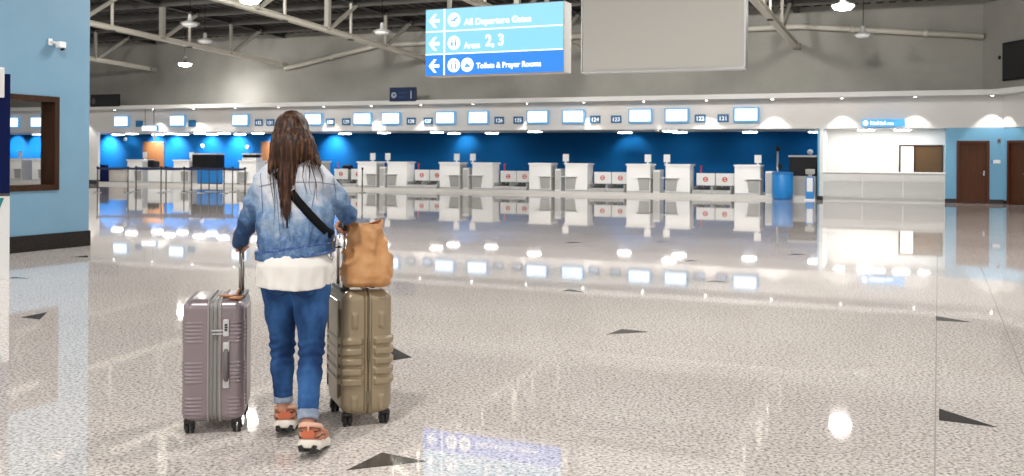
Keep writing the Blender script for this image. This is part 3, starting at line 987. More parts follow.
# little box between the two doors
r = hall(thing('door_intercom', 'white and blue small box on the sky-blue wall between the two brown doors', 'intercom'), s_of(996, -.03, 161), -.03, 1.38)
MB().box(-.09, .13, 0, .03, -.055, .055, .006).build('housing', M_white, r); MB().box(-.13, -.09, 0, .03, -.05, .05, .004).build('button_panel', mat('intercom_blue', (.01, .1, .5), .4), r)
r = hall(thing('wall_sensor', 'small brown sensor high on the sky-blue wall between the doors', 'sensor'), s_of(999, -.03, 141), -.03, 2.06)
MB().box(-.05, .05, 0, .03, -.07, .07, .015).build('housing', mat('sensor_brown', (.16, .10, .09), .5), r); MB().box(-.025, .025, -.006, 0, -.02, .03, .003).build('lens', M_black, r)
# black screen up on the right wall
k0 = un(1005, 60)[0] / FPX


def on_ch(px):
    k = un(px, 60)[0] / FPX
    a = W(7.76, 1.0); dv = Vector((CH.x * U[0] + CH.y * V[0], CH.x * U[1] + CH.y * V[1]))
    d = (k * a.y - a.x) / (dv.x - k * dv.y)
    return d, a.y + d * dv.y


d0, y0 = on_ch(1005); 
zt = EYE + (160 - 43) / 1000 * y0; zb = EYE + (160 - 81) / 1000 * y0
r = thing('wall_display', 'large black display panel high on the right wall at the frame edge', 'display')
b = MB().box(0, 2.3, -.1, 0, 0, zt - zb, .01); b.build('casing', M_black, r)
MB().box(.05, 2.25, -.104, -.1, .05, zt - zb - .05).build('screen_face', mat('dark_screen', (.008, .008, .012), .15), r)
r.location = W(7.76 + CH.x * d0, 1 + CH.y * d0, zb); r.rotation_euler = (0, 0, -ANG + chang)
dd, yy = on_ch(1000.3)
r = thing('wall_fixture', 'tiny dark fixture on the grey right wall left of the black display', 'fixture')
MB().box(-.04, .04, -.06, 0, -.06, .06, .01).build('body', M_black, r); MB().box(-.02, .02, -.075, -.06, -.02, .03, .004).build('cap', M_dgrey, r)
r.location = W(7.76 + CH.x * dd, 1 + CH.y * dd, EYE + (160 - 57.5) / 1000 * yy); r.rotation_euler = (0, 0, -ANG + chang)

# ---- small hanging signs on the ledge
def ledge_sign(lb, px0, px1, py0, py1, m, t=-.7):
    s0, s1 = s_of(px0, t, 95), s_of(px1, t, 95); p = W((s0 + s1) / 2, t)
    mx = (px0 + px1) / 2
    z0, z1 = [EYE - un(mx, y)[1] / FPX * p.y for y in (py1, py0)]
    r = hall(thing('ledge_sign', lb, 'sign'), (s0 + s1) / 2, t, z0)
    w = (s1 - s0) / 2; h = z1 - z0
    MB().box(-w, w, 0, .12, 0, h, .01).build('sign_box', m, r)
    MB().box(-w * .6, -w * .5, .12, .3, -.02, .06).build('bracket', M_dgrey, r); MB().box(w * .5, w * .6, .12, .3, -.02, .06).build('bracket', M_dgrey, r)
    return r, w, h


r, w, h = ledge_sign('dark blue sign with a pale 1 standing on the bulkhead ledge', 389.5, 415.5, 87.3, 101.3, mat('dark_blue_sign', (.003, .018, .07), .4))
b = MB(); text_mb(b, '1', w * .66, h * .2, h * .78, -.003, 'CENTER'); b.build('lettering', mat('dim_white_lettering', (.35, .40, .48), .6), r); b = MB(); disc_mb(b, -w * .66, h * .45, h * .22, -.002); b.build('pictogram_disc', mat('dim_white_lettering', (0, 0, 0)), r)
b = MB(); disc_mb(b, -w * .64, h * .47, h * .08, -.007); b.box(-w * .3, w * .36, -.004, 0, h * .54, h * .66); b.box(-w * .3, w * .14, -.004, 0, h * .24, h * .36); b.build('faint_lines', mat('faint_blue', (.01, .05, .16), .6), r)
r, w, h = ledge_sign('black sign with a faint grey icon on the ledge beside the light blue partition', 90.5, 118.5, 94.3, 106.6, mat('black_sign', (.006, .006, .008), .5))
b = MB(); b.prism([(-w * .78 + .12 * math.cos(q), h * .45 + h * .26 * math.sin(q)) for q in [2 * PI * i / 16 for i in range(16)]], 'y', -.006, 0); b.build('icon', mat('faint_grey', (.10, .09, .10), .6), r)
b = MB(); b.box(-w * .45, w * .5, -.004, 0, h * .28, h * .38); b.build('faint_line', mat('faint_dark', (.02, .022, .022), .6), r)

# ---- sign hanging on two cables on the left
t = -.58
s0, s1 = s_of(141.5, t, 128), s_of(157, t, 128); p = W((s0 + s1) / 2, t); zz = EYE + (154.9 - 128.3) / 1000 * p.y
r = hall(thing('hanging_sign', 'small bright lit sign hanging on two thin cables in front of the left counters', 'sign'), (s0 + s1) / 2, t, zz)
w = (s1 - s0) / 2
MB().box(-w, w, 0, .12, -.13, .13, .01).build('sign_box', M_screenb, r); MB().box(-w + .04, w - .04, -.006, 0, -.11, .1).build('lit_face', mat('lit_sign_face', (.8, .8, .8), .4, emit=(.85, .95, 1), es=1.2), r)
for px in (144.3, 153):
    xx = s_of(px, t, 115) - (s0 + s1) / 2
    MB().tube([(xx, .06, .12), (xx, .06, 3.56 - zz)], .014, 6).build('cable', M_dgrey, r)
b = MB().box(-.02 + w * .55, .05 + w * .55, .03, .09, -.55, -.13, .01); b.box(w * .55 - .05, w * .55 + .08, 0, .12, -.42, -.32, .01); b.build('drop_light', M_white, r)

# ---- stanchions with belts
FR = [97.5, 128, 161, 184, 201, 224, 245]; BK = [136, 166, 191.5, 209, 217, 232.5]


def stan_proto():
    r = thing('barrier_post', 'x', 'barrier post', group='belt barrier posts')
    MB().tube([(0, 0, .02), (0, 0, .96)], .024, 12).build('pole', M_dgrey, r)
    MB().lathe([(.15, 0), (.15, .012), (.13, .022), (.025, .03)], n=24).build('base', M_steel, r)
    MB().lathe([(.04, .90), (.04, .98), (.03, .99)], n=14).build('belt_head', M_black, r)
    return r


spz = stan_proto(); first = True
loc = {}
for row, Y in ((FR, 37.6), (BK, 39.0)):
    for i, px in enumerate(row):
        o = spz if first else copy_tree(spz); first = False
        p = PT(px, 190, Y); o.location = (p.x, p.y, 0); loc[(Y, i)] = o.location.copy()
        o['label'] = 'slim dark barrier post of the %s belt line, %s from the left' % ('front' if Y < 38 else 'rear', ['first', 'second', 'third', 'fourth', 'fifth', 'sixth', 'seventh'][i])
o = copy_tree(spz); p = PT(362.3, 185, 39.2); o.location = (p.x, p.y, 0); o['label'] = 'single slim barrier post standing to the right of the woman'
for Y, row in ((37.6, FR), (39.0, BK)):
    for i in range(len(row) - 1):
        a, b_ = loc[(Y, i)], loc[(Y, i + 1)]
        bb = MB(); m_ = 8; pts = []
        for k in range(m_ + 1):
            f_ = k / m_; q = a.lerp(b_, f_); sag = -.02 * 4 * f_ * (1 - f_)
            pts.append((q.x, q.y, .915 + sag))
        for k in range(m_):
            p0, p1 = Vector(pts[k]), Vector(pts[k + 1]); bb.beam(p0, p1, .008, .085)
        tag(bb.build('barrier_belt', mat('navy_belt', (.003, .012, .06), .6)), 'navy retractable belt in the %s line, %s span from the left' % ('front' if Y < 38 else 'rear', ['first', 'second', 'third', 'fourth', 'fifth', 'sixth'][i]), 'barrier belt', 'navy barrier belts')

# ---- the hanging direction sign
A_ = PT(425, 70, 15.0); B_ = PT(563.5, 70, 14.05)
vx = Vector((B_.x - A_.x, B_.y - A_.y)); SW = vx.length; rz = math.atan2(vx.y, vx.x)
zb = EYE - un(425, 76.5)[1] / FPX * 15.0; SH = (EYE - un(425, 9.5)[1] / FPX * 15.0) - zb
r = thing('direction_sign', 'blue hanging direction sign with white arrows reading All Departure Gates', 'sign', (A_.x, A_.y, zb), rz)
MB().box(0, SW, .012, .29, 0, SH, .006).build('sign_box', mat('sign_casing', (.37, .36, .34), .5), r)
E1 = mat('lit_light_blue', (.1, .3, .45), .4, emit=lin(150, 214, 244), es=SIGN_E); E1b = mat('lit_light_blue_2', (.1, .3, .45), .4, emit=lin(140, 208, 244), es=SIGN_E)
E2 = mat('lit_strong_blue', (.02, .12, .5), .4, emit=lin(40, 132, 245), es=SIGN_E); EW = mat('lit_white', (.9, .9, .9), .4, emit=(1, 1, 1), es=SIGN_E * 1.15)
r1, r2 = SH * .322, SH * .66
MB().box(.01, SW - .01, .0, .012, .012, r1).build('bottom_row_face', E2, r)
MB().box(.01, SW - .01, .0, .012, r1, r2).build('middle_row_face', E1b, r)
MB().box(.01, SW - .01, .0, .012, r2, SH - .012).build('top_row_face', E1, r)
b = MB(); b.box(.01, SW - .01, -.004, .0, r1 - .008, r1 + .008); b.box(.01, SW - .01, -.004, .0, r2 - .008, r2 + .008); b.box(.318, .338, -.004, 0, .012, SH - .012)
b.build('divider_lines', EW, r)
DK = mat('sign_pictogram_blue', (.05, .2, .5), .5, emit=lin(90, 170, 230), es=SIGN_E * .9)
for nm, zc in (('bottom', r1 * .5), ('middle', (r1 + r2) / 2), ('top', (r2 + SH) / 2)):
    b = MB(); zc = zc - .01
    b.prism([(.065, zc), (.155, zc + .10), (.20, zc + .10), (.135, zc + .022), (.245, zc + .022), (.245, zc - .022), (.135, zc - .022), (.20, zc - .10), (.155, zc - .10)], 'y', -.005, 0)
    b.build('arrow', EW, r)
    b = MB(); disc_mb(b, .49, zc, .102, -.001, 28)
    if nm == 'bottom':
        disc_mb(b, .715, zc, .102, -.001, 28)
    b.build('pictogram_disc', EW, r)
    b = MB()
    if nm == 'top':
        b.prism([(.42, zc - .01), (.48, zc + .005), (.55, zc + .05), (.565, zc + .035), (.52, zc), (.51, zc - .04), (.49, zc - .015), (.43, zc - .03)], 'y', -.009, -.005)
    elif nm == 'middle':
        for xx in (.46, .52):
            disc_mb(b, xx, zc + .04, .014, -.005, 10); b.box(xx - .014, xx + .014, -.009, -.005, zc - .05, zc + .02)
    else:
        for xx in (.46, .52):
            disc_mb(b, xx, zc + .045, .014, -.005, 10); b.box(xx - .012, xx + .012, -.009, -.005, zc - .06, zc + .025)
        b.build('pictogram', DK, r); b = MB()
        b.prism([(.66, zc - .04), (.77, zc - .04), (.76, zc - .01), (.735, zc + .005), (.71, zc + .035), (.68, zc - .01)], 'y', -.009, -.005)
    b.build('pictogram', DK, r)
b = MB(); text_mb(b, 'All Departure Gates',   .66, r2 + .075, .128, -.001, sx=1.02, bold=.022); b.build('lettering', EW, r)
b = MB(); text_mb(b, 'Areas', .66, r1 + .07, .128, -.001, sx=.88, bold=.018); b.build('lettering', EW, r); b = MB(); text_mb(b, '2, 3', 1.01, r1 + .095, .23, -.001, sx=.88, bold=.025); b.build('lettering', EW, r)
b = MB(); text_mb(b, 'Toilets & Prayer Rooms', .865, .095, .112, -.001, sx=.945, bold=.025); b.build('lettering', EW, r)
sgn_top = ZC(st(A_.x, A_.y)[1])
for xx in (.33, SW - .33):
    MB().tube([(xx, .15, SH - .01), (xx, .15, sgn_top - zb - .15)], .035, 10).build('hanger_pole', M_truss, r)

# ---- blank panel (back of another hanging sign)
A2 = PT(581, 70, 13.95); B2 = PT(745.5, 70, 13.95 * .937)
vx = Vector((B2.x - A2.x, B2.y - A2.y)); W2 = vx.length; rz2 = math.atan2(vx.y, vx.x)
zb2 = EYE - un(581, 73.5)[1] / FPX * 13.95; H2 = 1.75
r = thing('blank_sign_panel', 'large blank pale grey hanging sign box right of the blue direction sign', 'sign', (A2.x, A2.y, zb2), rz2)
MB().box(.02, W2 - .02, .0, .17, .03, H2, .006).build('panel_face', mat('blank_panel_grey', (.56, .54, .495), .5), r)
b = MB(); b.box(0, W2, -.012, .18, 0, .03, .004); b.box(W2 - .02, W2, -.012, .18, .03, H2); b.box(0, .02, -.012, .18, .03, H2); b.box(0, W2, -.012, .18, H2, H2 + .03); b.build('frame', M_steel, r)
for xx in (.4, W2 - .4):
    MB().tube([(xx, .09, H2), (xx, .09, ZC(st(A2.x, A2.y)[1]) - zb2 - .15)], .035, 10).build('hanger_pole', M_truss, r)

# ---- security camera on the light blue partition
tc_ = t_on(55, WS, 45); p = W(WS, tc_); zc = EYE - un(55, 45)[1] / FPX * p.y
r = thing('security_camera', 'white security camera on a bracket high on the light blue partition', 'camera', (p.x, p.y, zc), math.pi / 2 - ANG)
r.scale = (.78, .78, .78)
# local x along the wall (away from the viewer), local -y out of the wall
MB().box(-.17, -.08, -.03, 0, -.02, .11, .012).build('mount', M_white, r)
MB().tube([(-.12, -.02, .05), (-.08, -.10, .03), (-.02, -.13, .02)], .025, 10).build('arm', M_white, r)
b = MB().box(-.06, .1, -.19, -.07, -.06, .06, .02); b.build('housing', M_white, r)
MB().tube([(.045, -.14, -.06), (.06, -.145, -.10)], .04, 12).build('lens', M_black, r)

# ---- information totem at the left frame edge
q = FL(9.3, 279)
r = thing('information_totem', 'tall information stand, dark blue above and white below, at the left frame edge', 'information stand', (q.x, q.y, 0), .55)
TWd, TD = 1.0, .3
ztop = EYE - un(9, 74)[1] / FPX * q.y; zmid = EYE - un(9, 196)[1] / FPX * q.y
MB().box(-TWd, 0, 0, TD, 0, zmid, .006).build('lower_cabinet', M_white, r)
MB().box(-TWd, 0, -.004, TD + .004, zmid, zmid + .03, .004).build('divider', M_dgrey, r)
MB().box(-TWd, 0, 0, TD, zmid + .03, ztop, .006).build('upper_panel', M_navy, r)
b = MB(); b.prism([(-TWd, zmid - .02), (-.06, zmid - .02), (-.14, zmid - .25), (-TWd, zmid - .7)], 'y', -.004, 0); b.build('teal_stripe', M_teal, r)
zw0 = EYE - un(2, 98)[1] / FPX * q.y; zw1 = EYE - un(2, 68)[1] / FPX * q.y
MB().box(-TWd + .1, -.065, -.05, 0, zw0, zw1, .01).build('white_plate', M_white, r)

# ================================================================== SUITCASES
def smst(e0, e1, x):
    t = min(1, max(0, (x - e0) / (e1 - e0))); return t * t * (3 - 2 * t)


def rbox_bm(w, d, h, r, nu, nv, nw, disp=None):
    """dense rounded box centred in x,y with its foot at z=0"""
    bm = bmesh.new(); half = (w / 2, d / 2, h / 2); cnt = (nu, nv, nw); cache = {}

    def vert(p):
        key = tuple(round(c, 5) for c in p)
        if key in cache:
            return cache[key]
        q = Vector([max(-half[i] + r, min(half[i] - r, p[i])) for i in range(3)])
        dlt = Vector(p) - q
        nrm = dlt.normalized() if dlt.length > 1e-6 else Vector((0, 0, 1))
        s = q + nrm * r
        s.z += h / 2
        if disp:
            s = s + nrm * disp(s, nrm)
        cache[key] = bm.verts.new(s); return cache[key]
    for ax in range(3):
        a, b = [(1, 2), (2, 0), (0, 1)][ax]
        for sg in (-1, 1):
            g = []
            for i in range(cnt[a] + 1):
                row = []
                for j in range(cnt[b] + 1):
                    p = [0, 0, 0]; p[ax] = sg * half[ax]
                    p[a] = -half[a] + 2 * half[a] * i / cnt[a]; p[b] = -half[b] + 2 * half[b] * j / cnt[b]
                    row.append(vert(p))
                g.append(row)
            for i in range(cnt[a]):
                for j in range(cnt[b]):
                    f = [g[i][j], g[i + 1][j], g[i + 1][j + 1], g[i][j + 1]]
                    if sg < 0:
                        f.reverse()
                    try:
                        bm.faces.new(f).smooth = True
                    except ValueError:
                        pass
    return bm


def cut(bm, x, keep_less):
    g = list(bm.verts) + list(bm.edges) + list(bm.faces)
    bmesh.ops.bisect_plane(bm, geom=g, plane_co=(x, 0, 0), plane_no=(1, 0, 0) if keep_less else (-1, 0, 0), clear_outer=True)
    return bm


def loop_yz(d, h, r, n=9):
    pts = []
    for cy, cz, a0 in ((d / 2 - r, h - r, 0), (-d / 2 + r, h - r, 90), (-d / 2 + r, r, 180), (d / 2 - r, r, 270)):
        for k in range(n):
            a = math.radians(a0 + 90 * k / (n - 1)); pts.append((cy + r * math.cos(a), cz + r * math.sin(a)))
    pts.append(pts[0]); return pts


def caster(parent, x, y, m_house, rz, R=.028, name='caster'):
    b = MB(); b.box(x - .024, x + .024, y - .024, y + .024, R * 1.9, .075, .006)
    for sx in (-1, 1):
        b.prism([(y - .015, .075), (y + .015, .075), (y + .012 + .012, R * .9), (y + .012, R * .7), (y - .004, R * .8)], 'x', x + sx * .024 - .003, x + sx * .024 + .003)
    c = b.build(name, m_house, parent)
    yo = y + .012
    for sx in (-1, 1):
        w = MB().tube([(x + sx * .012 - .008, yo, R), (x + sx * .012 + .008, yo, R)], R, 20)
        wo = w.build('wheel', M_rub, c)
        MB().tube([(x + sx * .012 + sx * .0075, yo, R), (x + sx * .012 + sx * .0098, yo, R)], R * .55, 16).build('hub', M_hub, c)
    return c


M_rub = mat('wheel_rubber', (.018, .017, .017), .5)
M_hub = mat('wheel_hub_grey', (.22, .20, .19), .4)
M_sl = mat('mauve_grey_shell', lin(146, 133, 136), .30, .35, coat=.15)
M_sl2 = mat('pale_zip_tape', lin(158, 152, 150), .55, .1)
M_sr = mat('olive_gold_shell', lin(158, 142, 115), .36, .2, coat=.1)
M_sr2 = mat('olive_zip_tape', lin(112, 100, 80), .6)
M_tel = mat('telescopic_tube', (.42, .40, .37), .28, 1.0)
M_dp = mat('dark_grip_plastic', (.03, .03, .03), .4)
M_lug = mat('tan_leather', lin(176, 112, 62), .5, nz=(30, lin(150, 90, 48), .4, .7))

# ---- left suitcase: mauve grey, fine ribs in three bands
WX, DY, HZ, ZB0 = .31, .43, .628, .062
ribs = [.525 - ZB0, .318 - ZB0, .137 - ZB0]


def disp_left(p, n):
    if abs(n.z) > .55:
        # long ribs over the top and bottom faces
        if n.z > 0 and abs(p.y) < .16 and (.055 < abs(p.x + .0) < .145):
            return .0016 * (.5 - .5 * math.cos(2 * PI * (p.x) / .016))
        return 0
    o = 0
    for zc in ribs:
        a = abs(p.z - zc)
        if a < .058:
            e = smst(.058, .052, a)
            m = 1.0
            if abs(n.y) > .7:
                m = smst(.050, .058, abs(p.x - .0)) * smst(.150, .140, abs(p.x)) if p.x < 0 else smst(.075, .083, p.x)
            elif abs(n.x) > .7:
                m = smst(.19, .18, abs(p.y))
            o += e * m * .0042 * (.5 - .5 * math.cos(2 * PI * (p.z - zc) / .0192)) ** 1.5
    return o


SLc = Vector((-1.566, 5.34, 0)); SLr = math.radians(10)
SL = thing('suitcase', 'mauve grey hard-shell suitcase with fine ribs and side handle, left of the woman', 'suitcase', SLc, SLr)
bm = cut(rbox_bm(WX, DY, HZ, .05, 60, 64, 170, disp_left), -.026, True)
bmesh.ops.translate(bm, verts=bm.verts, vec=(0, 0, ZB0))
MB().bm(bm, True).build('front_shell', M_sl, SL)
bm = cut(rbox_bm(WX, DY, HZ, .05, 60, 64, 170, disp_left), .042, False)
bmesh.ops.translate(bm, verts=bm.verts, vec=(0, 0, ZB0))
MB().bm(bm, True).build('back_shell', M_sl, SL)
bm = rbox_bm(WX - .012, DY - .012, HZ - .012, .045, 40, 30, 40)
bmesh.ops.translate(bm, verts=bm.verts, vec=(0, 0, ZB0 + .006))
cut(bm, .046, True); cut(bm, -.03, False)
MB().bm(bm, True).build('zip_gusset', M_sl2, SL)
for xx, nm in ((-.022, 'shell_rim'), (.038, 'shell_rim')):
    MB().tube([(xx, y, z + ZB0) for y, z in loop_yz(DY + .006, HZ + .003, .05)], .006, 8, cap=False).build(nm, M_sl2, SL)
for xx in (-.001, .018):
    MB().tube([(xx, y, z + ZB0) for y, z in loop_yz(DY - .006, HZ - .006, .046)], .0045, 6, cap=False).build('zip', mat('zip_teeth', (.30, .29, .28), .4, .5), SL)
# lock with zip pullers
lk = MB().box(.052, .082, -DY / 2 - .016, -DY / 2 + .0, .505, .592, .006).build('lock', mat('pale_lock_plastic', (.62, .60, .59), .35), SL)
b = MB()
for k in range(3):
    b.box(.060, .074, -DY / 2 - .019, -DY / 2 - .016, .535 + .013 * k, .544 + .013 * k)
b.build('code_dial', M_dp, lk)
b = MB(); b.box(-.005, .055, -DY / 2 - .012, -DY / 2 - .004, .532, .541, .002); b.box(-.003, .055, -DY / 2 - .014, -DY / 2 - .004, .515, .523, .002); b.build('zip_puller', M_chrome, SL)
# side handle
yh = -DY / 2
hd = MB(); hd.tube([(.068, yh - .004, .445), (.068, yh - .026, .425), (.068, yh - .030, .36), (.068, yh - .026, .29), (.068, yh - .004, .272)], [.010, .0125, .0135, .0125, .010], 10, flat=.7)
ho = hd.build('side_handle', mat('grey_handle_grip', (.16, .145, .145), .45), SL)
b = MB(); b.box(.052, .084, yh - .016, yh, .425, .476, .006); b.box(.052, .084, yh - .016, yh, .240, .288, .006); b.build('handle_mount', mat('pale_lock_plastic', (.62, .60, .59), .35), ho)
# back plate with the telescopic handle
b = MB()
b.box(WX / 2 - .006, WX / 2 + .008, -.13, .13, ZB0 + .07, ZB0 + HZ - .05, .006); b.build('back_plate', M_sl, SL)
GZL = .945
th = MB()
for yy in (-.075, .075):
    th.tube([(.122, yy, ZB0 + HZ - .02), (.122, yy, GZL)], .0085, 12)
th = th.build('telescopic_handle', M_tel, SL)
MB().tube([(.122, -.10, GZL - .002), (.122, -.085, GZL + .008), (.122, 0, GZL + .012), (.122, .085, GZL + .008), (.122, .10, GZL - .002)], [.013, .016, .0165, .016, .013], 12).build('grip', M_dp, th)
b = MB(); b.box(.095, .15, -.12, .12, ZB0 + HZ - .006, ZB0 + HZ + .012, .006); b.build('handle_well', M_dp, SL)
hb = MB().tube([(-.03, -.10, ZB0 + HZ - .004), (-.03, -.09, ZB0 + HZ + .022), (-.03, .0, ZB0 + HZ + .028), (-.03, .09, ZB0 + HZ + .022), (-.03, .10, ZB0 + HZ - .004)], [.008, .011, .012, .011, .008], 10)
b = MB().tube([(.095, -.075, ZB0 + HZ + .03), (.07, -.10, ZB0 + HZ + .012), (.06, -.13, ZB0 + HZ + .006)], .006, 6)
lt = MB()
lt.prism([(.075, -.19), (.135, -.20), (.145, -.12), (.085, -.105)], 'z', ZB0 + HZ + .001, ZB0 + HZ + .009)
lt.tube([(.11, -.12, ZB0 + HZ + .008), (.118, -.09, ZB0 + HZ + .035), (.122, -.075, ZB0 + HZ + .04)], .005, 6)
lt.prism([(.02, -.12), (.085, -.15), (.10, -.10), (.04, -.07)], 'z', ZB0 + HZ + .005, ZB0 + HZ + .013)
lt.build('luggage_tag', M_lug, SL)
for x in (-.118, .118):
    for y in (-.172, .172):
        caster(SL, x, y, M_rub, 0)

# ---- right suitcase: olive gold with bulging ribs
WX2, DY2, HZ2, ZB2 = .275, .42, .662, .06
bul = [.455 - ZB2 - .0535 * k for k in range(5)]


def bump1(d, w):
    return smst(w, w * .55, abs(d))


def disp_right(p, n):
    if abs(n.z) > .6:
        return -.004 * bump1(p.x, .012)
    o = 0
    lat = abs(p.x) if abs(n.y) > .6 else 1
    for zc in bul:
        v = bump1(p.z - zc, .0225)
        if abs(n.y) > .6:
            m = smst(.026, .040, lat) * (1 - .0 * lat)
        else:
            m = smst(.17, .15, abs(p.y))
        o += .0155 * v * m
    if abs(n.y) > .6:
        for zc in (.565 - ZB2, .125 - ZB2):
            o += .012 * bump1(lat - .072, .018) * bump1(p.z - zc, .05)
        o -= .006 * smst(.024, .014, lat)
    return o


SRc = Vector((-.831, 5.495, 0)); SRr = math.radians(21)
SR = thing('suitcase', 'olive gold hard-shell suitcase with bulging ribs, standing under the tan tote bag', 'suitcase', SRc, SRr)
for sg in (-1, 1):
    bm = cut(rbox_bm(WX2, DY2, HZ2, .06, 56, 60, 150, disp_right), sg * .004, sg < 0)
    bmesh.ops.translate(bm, verts=bm.verts, vec=(0, 0, ZB2))
    MB().bm(bm, True).build('front_shell' if sg > 0 else 'back_shell', M_sr, SR)
for xx in (-.011, .011):
    MB().tube([(xx, y, z + ZB2) for y, z in loop_yz(DY2 - .002, HZ2 + .0, .06)], .006, 8, cap=False).build('shell_rim', M_sr, SR)
MB().tube([(0, y, z + ZB2) for y, z in loop_yz(DY2 - .010, HZ2 - .004, .058)], .006, 6, cap=False).build('zip', M_sr2, SR)
b = MB(); b.tube([(0, -DY2 / 2 - .004, .475), (0, -DY2 / 2 - .012, .44), (0, -DY2 / 2 - .012, .36), (0, -DY2 / 2 - .006, .345)], [.005, .007, .008, .005], 8, flat=.6); b.build('zip_puller', M_sr2, SR)
b = MB(); b.box(-.012, .012, -DY2 / 2 - .012, -DY2 / 2 + .002, .12, .19, .004); b.build('hinge_cover', M_sr2, SR)
b = MB(); b.box(-WX2 / 2 - .010, -WX2 / 2 + .006, -.125, .125, ZB2 + .08, ZB2 + HZ2 - .06, .006)
b.build('back_plate', M_sr, SR)
b = MB()
for yy in (-.15, .15):
    b = MB(); b.tube([(-WX2 / 2 - .006, yy, ZB2 + .1), (-WX2 / 2 - .006, yy, ZB2 + HZ2 - .1)], .007, 8)
    b.build('back_rail', M_sr2, SR)
GZR = 1.04
th = MB()
for yy in (-.08, .08):
    th.tube([(-.105, yy, ZB2 + HZ2 - .04), (-.105, yy, GZR)], .009, 12)
th = th.build('telescopic_handle', M_tel, SR)
MB().tube([(-.105, -.10, GZR - .002), (-.105, -.088, GZR + .008), (-.105, 0, GZR + .012), (-.105, .088, GZR + .008), (-.105, .10, GZR - .002)], [.013, .016, .0165, .016, .013], 12).build('grip', M_dp, th)
MB().box(-.132, -.08, -.12, .12, ZB2 + HZ2 - .012, ZB2 + HZ2 + .010, .006).build('handle_well', M_dp, SR)
MB().tube([(.05, -.10, ZB2 + HZ2 - .004), (.05, -.09, ZB2 + HZ2 + .010), (.05, .09, ZB2 + HZ2 + .010), (.05, .10, ZB2 + HZ2 - .004)], .008, 10).build('top_handle', M_sr2, SR)
for x in (-.100, .100):
    for y in (-.165, .165):
        caster(SR, x, y, M_rub, 0, .03)

# ---- tan tote bag standing on the right suitcase
ZT2 = ZB2 + HZ2 + .012
bagc = PT(368, 288, 5.36); BGo = Vector((bagc.x, bagc.y, ZT2))
BG = thing('tote_bag', 'tan crinkled tote bag standing on the olive gold suitcase', 'bag', BGo, math.radians(14))
prof_l = [(345, 289), (343.5, 280), (344, 262), (345.5, 245), (347, 232), (348, 223)]
ring = []; NR = 72; NZ = 46; Hb = 1.078 - ZT2


def bag_pt(k, j, inset=0.0, mess=True):
    f = j / NZ
    # outline half widths from the photo: left edge upright, right side bulging low down
    l = .122 - .012 * f ** 1.2 + .010 * math.sin(PI * min(1, f * 1.4)); l *= smst(-.10, .03, f)
    rr = (.102 + .030 * math.sin(PI * min(1, f * 1.25 + .08)) - .036 * f ** 1.3); rr *= smst(-.10, .03, f)
    if f > .9:
        l -= .00 * (f - .9); rr -= .02 * (f - .9)
    d = .085 * smst(-.05, .10, f) * (1 - .62 * f ** 1.3)
    th = 2 * PI * k / NR
    c, s = math.cos(th), math.sin(th)
    e = .62
    x = math.copysign(abs(c) ** e, c) * ((rr if c > 0 else l) - inset)
    y = math.copysign(abs(s) ** e, s) * (d - inset)
    z = Hb * f
    if mess:
        wv = mnoise.noise(Vector((x * 9 + 3, y * 9, z * 5))) * .024 + mnoise.noise(Vector((x * 24 + z * 12, y * 24, z * 14 - x * 10))) * .011
        rg = 1 - abs(mnoise.noise(Vector((x * 13 - z * 5 + 7, y * 8 + 2, z * 8 + x * 6)))) * 2
        wv += .026 * max(0, rg) ** 3 * (.4 + .6 * math.sin(PI * f))
        x += c * wv; y += s * wv
        z += (.010 * math.sin(th * 2 + .7) + .006 * c) * f ** 3
        if f < .12:
            z += .0
    return (x, y, max(z, .001))


b = MB(); vs = [bag_pt(k, j) for j in range(NZ + 1) for k in range(NR)]
fs = [(j * NR + k, j * NR + (k + 1) % NR, (j + 1) * NR + (k + 1) % NR, (j + 1) * NR + k) for j in range(NZ) for k in range(NR)]
b.add(vs, fs, True)
b.add([bag_pt(k, 0) for k in range(NR)], [tuple(range(NR))[::-1]])
M_bag = mat('tan_crinkled_leather', lin(208, 156, 104), .42, nz=(9, lin(190, 134, 82), .35, .7), bump=(45, .25, .004))
M_bagin = mat('tan_bag_lining', lin(165, 95, 55), .6)
b.build('bag_body', M_bag, BG)
b = MB(); js = list(range(NZ, NZ - 16, -2)); vs = [bag_pt(k, j, .006) for j in js for k in range(NR)]
b.add(vs, [(j * NR + k, (j + 1) * NR + k, (j + 1) * NR + (k + 1) % NR, j * NR + (k + 1) % NR) for j in range(len(js) - 1) for k in range(NR)], True)
b.add([bag_pt(k, js[-1], .006) for k in range(NR)], [tuple(range(NR))])
b.build('lining', M_bagin, BG)
b = MB(); b.tube([bag_pt(k % NR, NZ, .002) for k in range(NR + 1)], .0035, 6, cap=False); b.build('rolled_rim', M_bag, BG)
b = MB()
p0 = Vector(bag_pt(NR // 2 - 3, NZ - 2)); p1 = Vector(bag_pt(NR // 2 + 4, NZ - 2))
b.tube([p0 + Vector((0, .0, -.03)), p0 + Vector((-.008, .01, .015)), (p0 + p1) / 2 + Vector((-.022, .0, .04)), p1 + Vector((-.008, -.01, .015)), p1 + Vector((0, 0, -.03))], .006, 8)
b.build('strap', M_lug, BG)

# ================================================================== THE WOMAN
ORI = Vector((-1.08, 5.08, 0))
TZ = 5.10
R = lambda p: tuple(Vector(p))
neck = PT(292, 168, TZ); head = PT(292, 137, TZ + .02)
shL = PT(262, 184, TZ); shR = PT(325, 181, TZ)
elL = PT(249.5, 217, TZ + .07); elR = PT(347, 214, TZ + .14)


def loc2w(c, rz, x, y, z):
    return Vector((c.x + x * math.cos(rz) - y * math.sin(rz), c.y + x * math.sin(rz) + y * math.cos(rz), z))


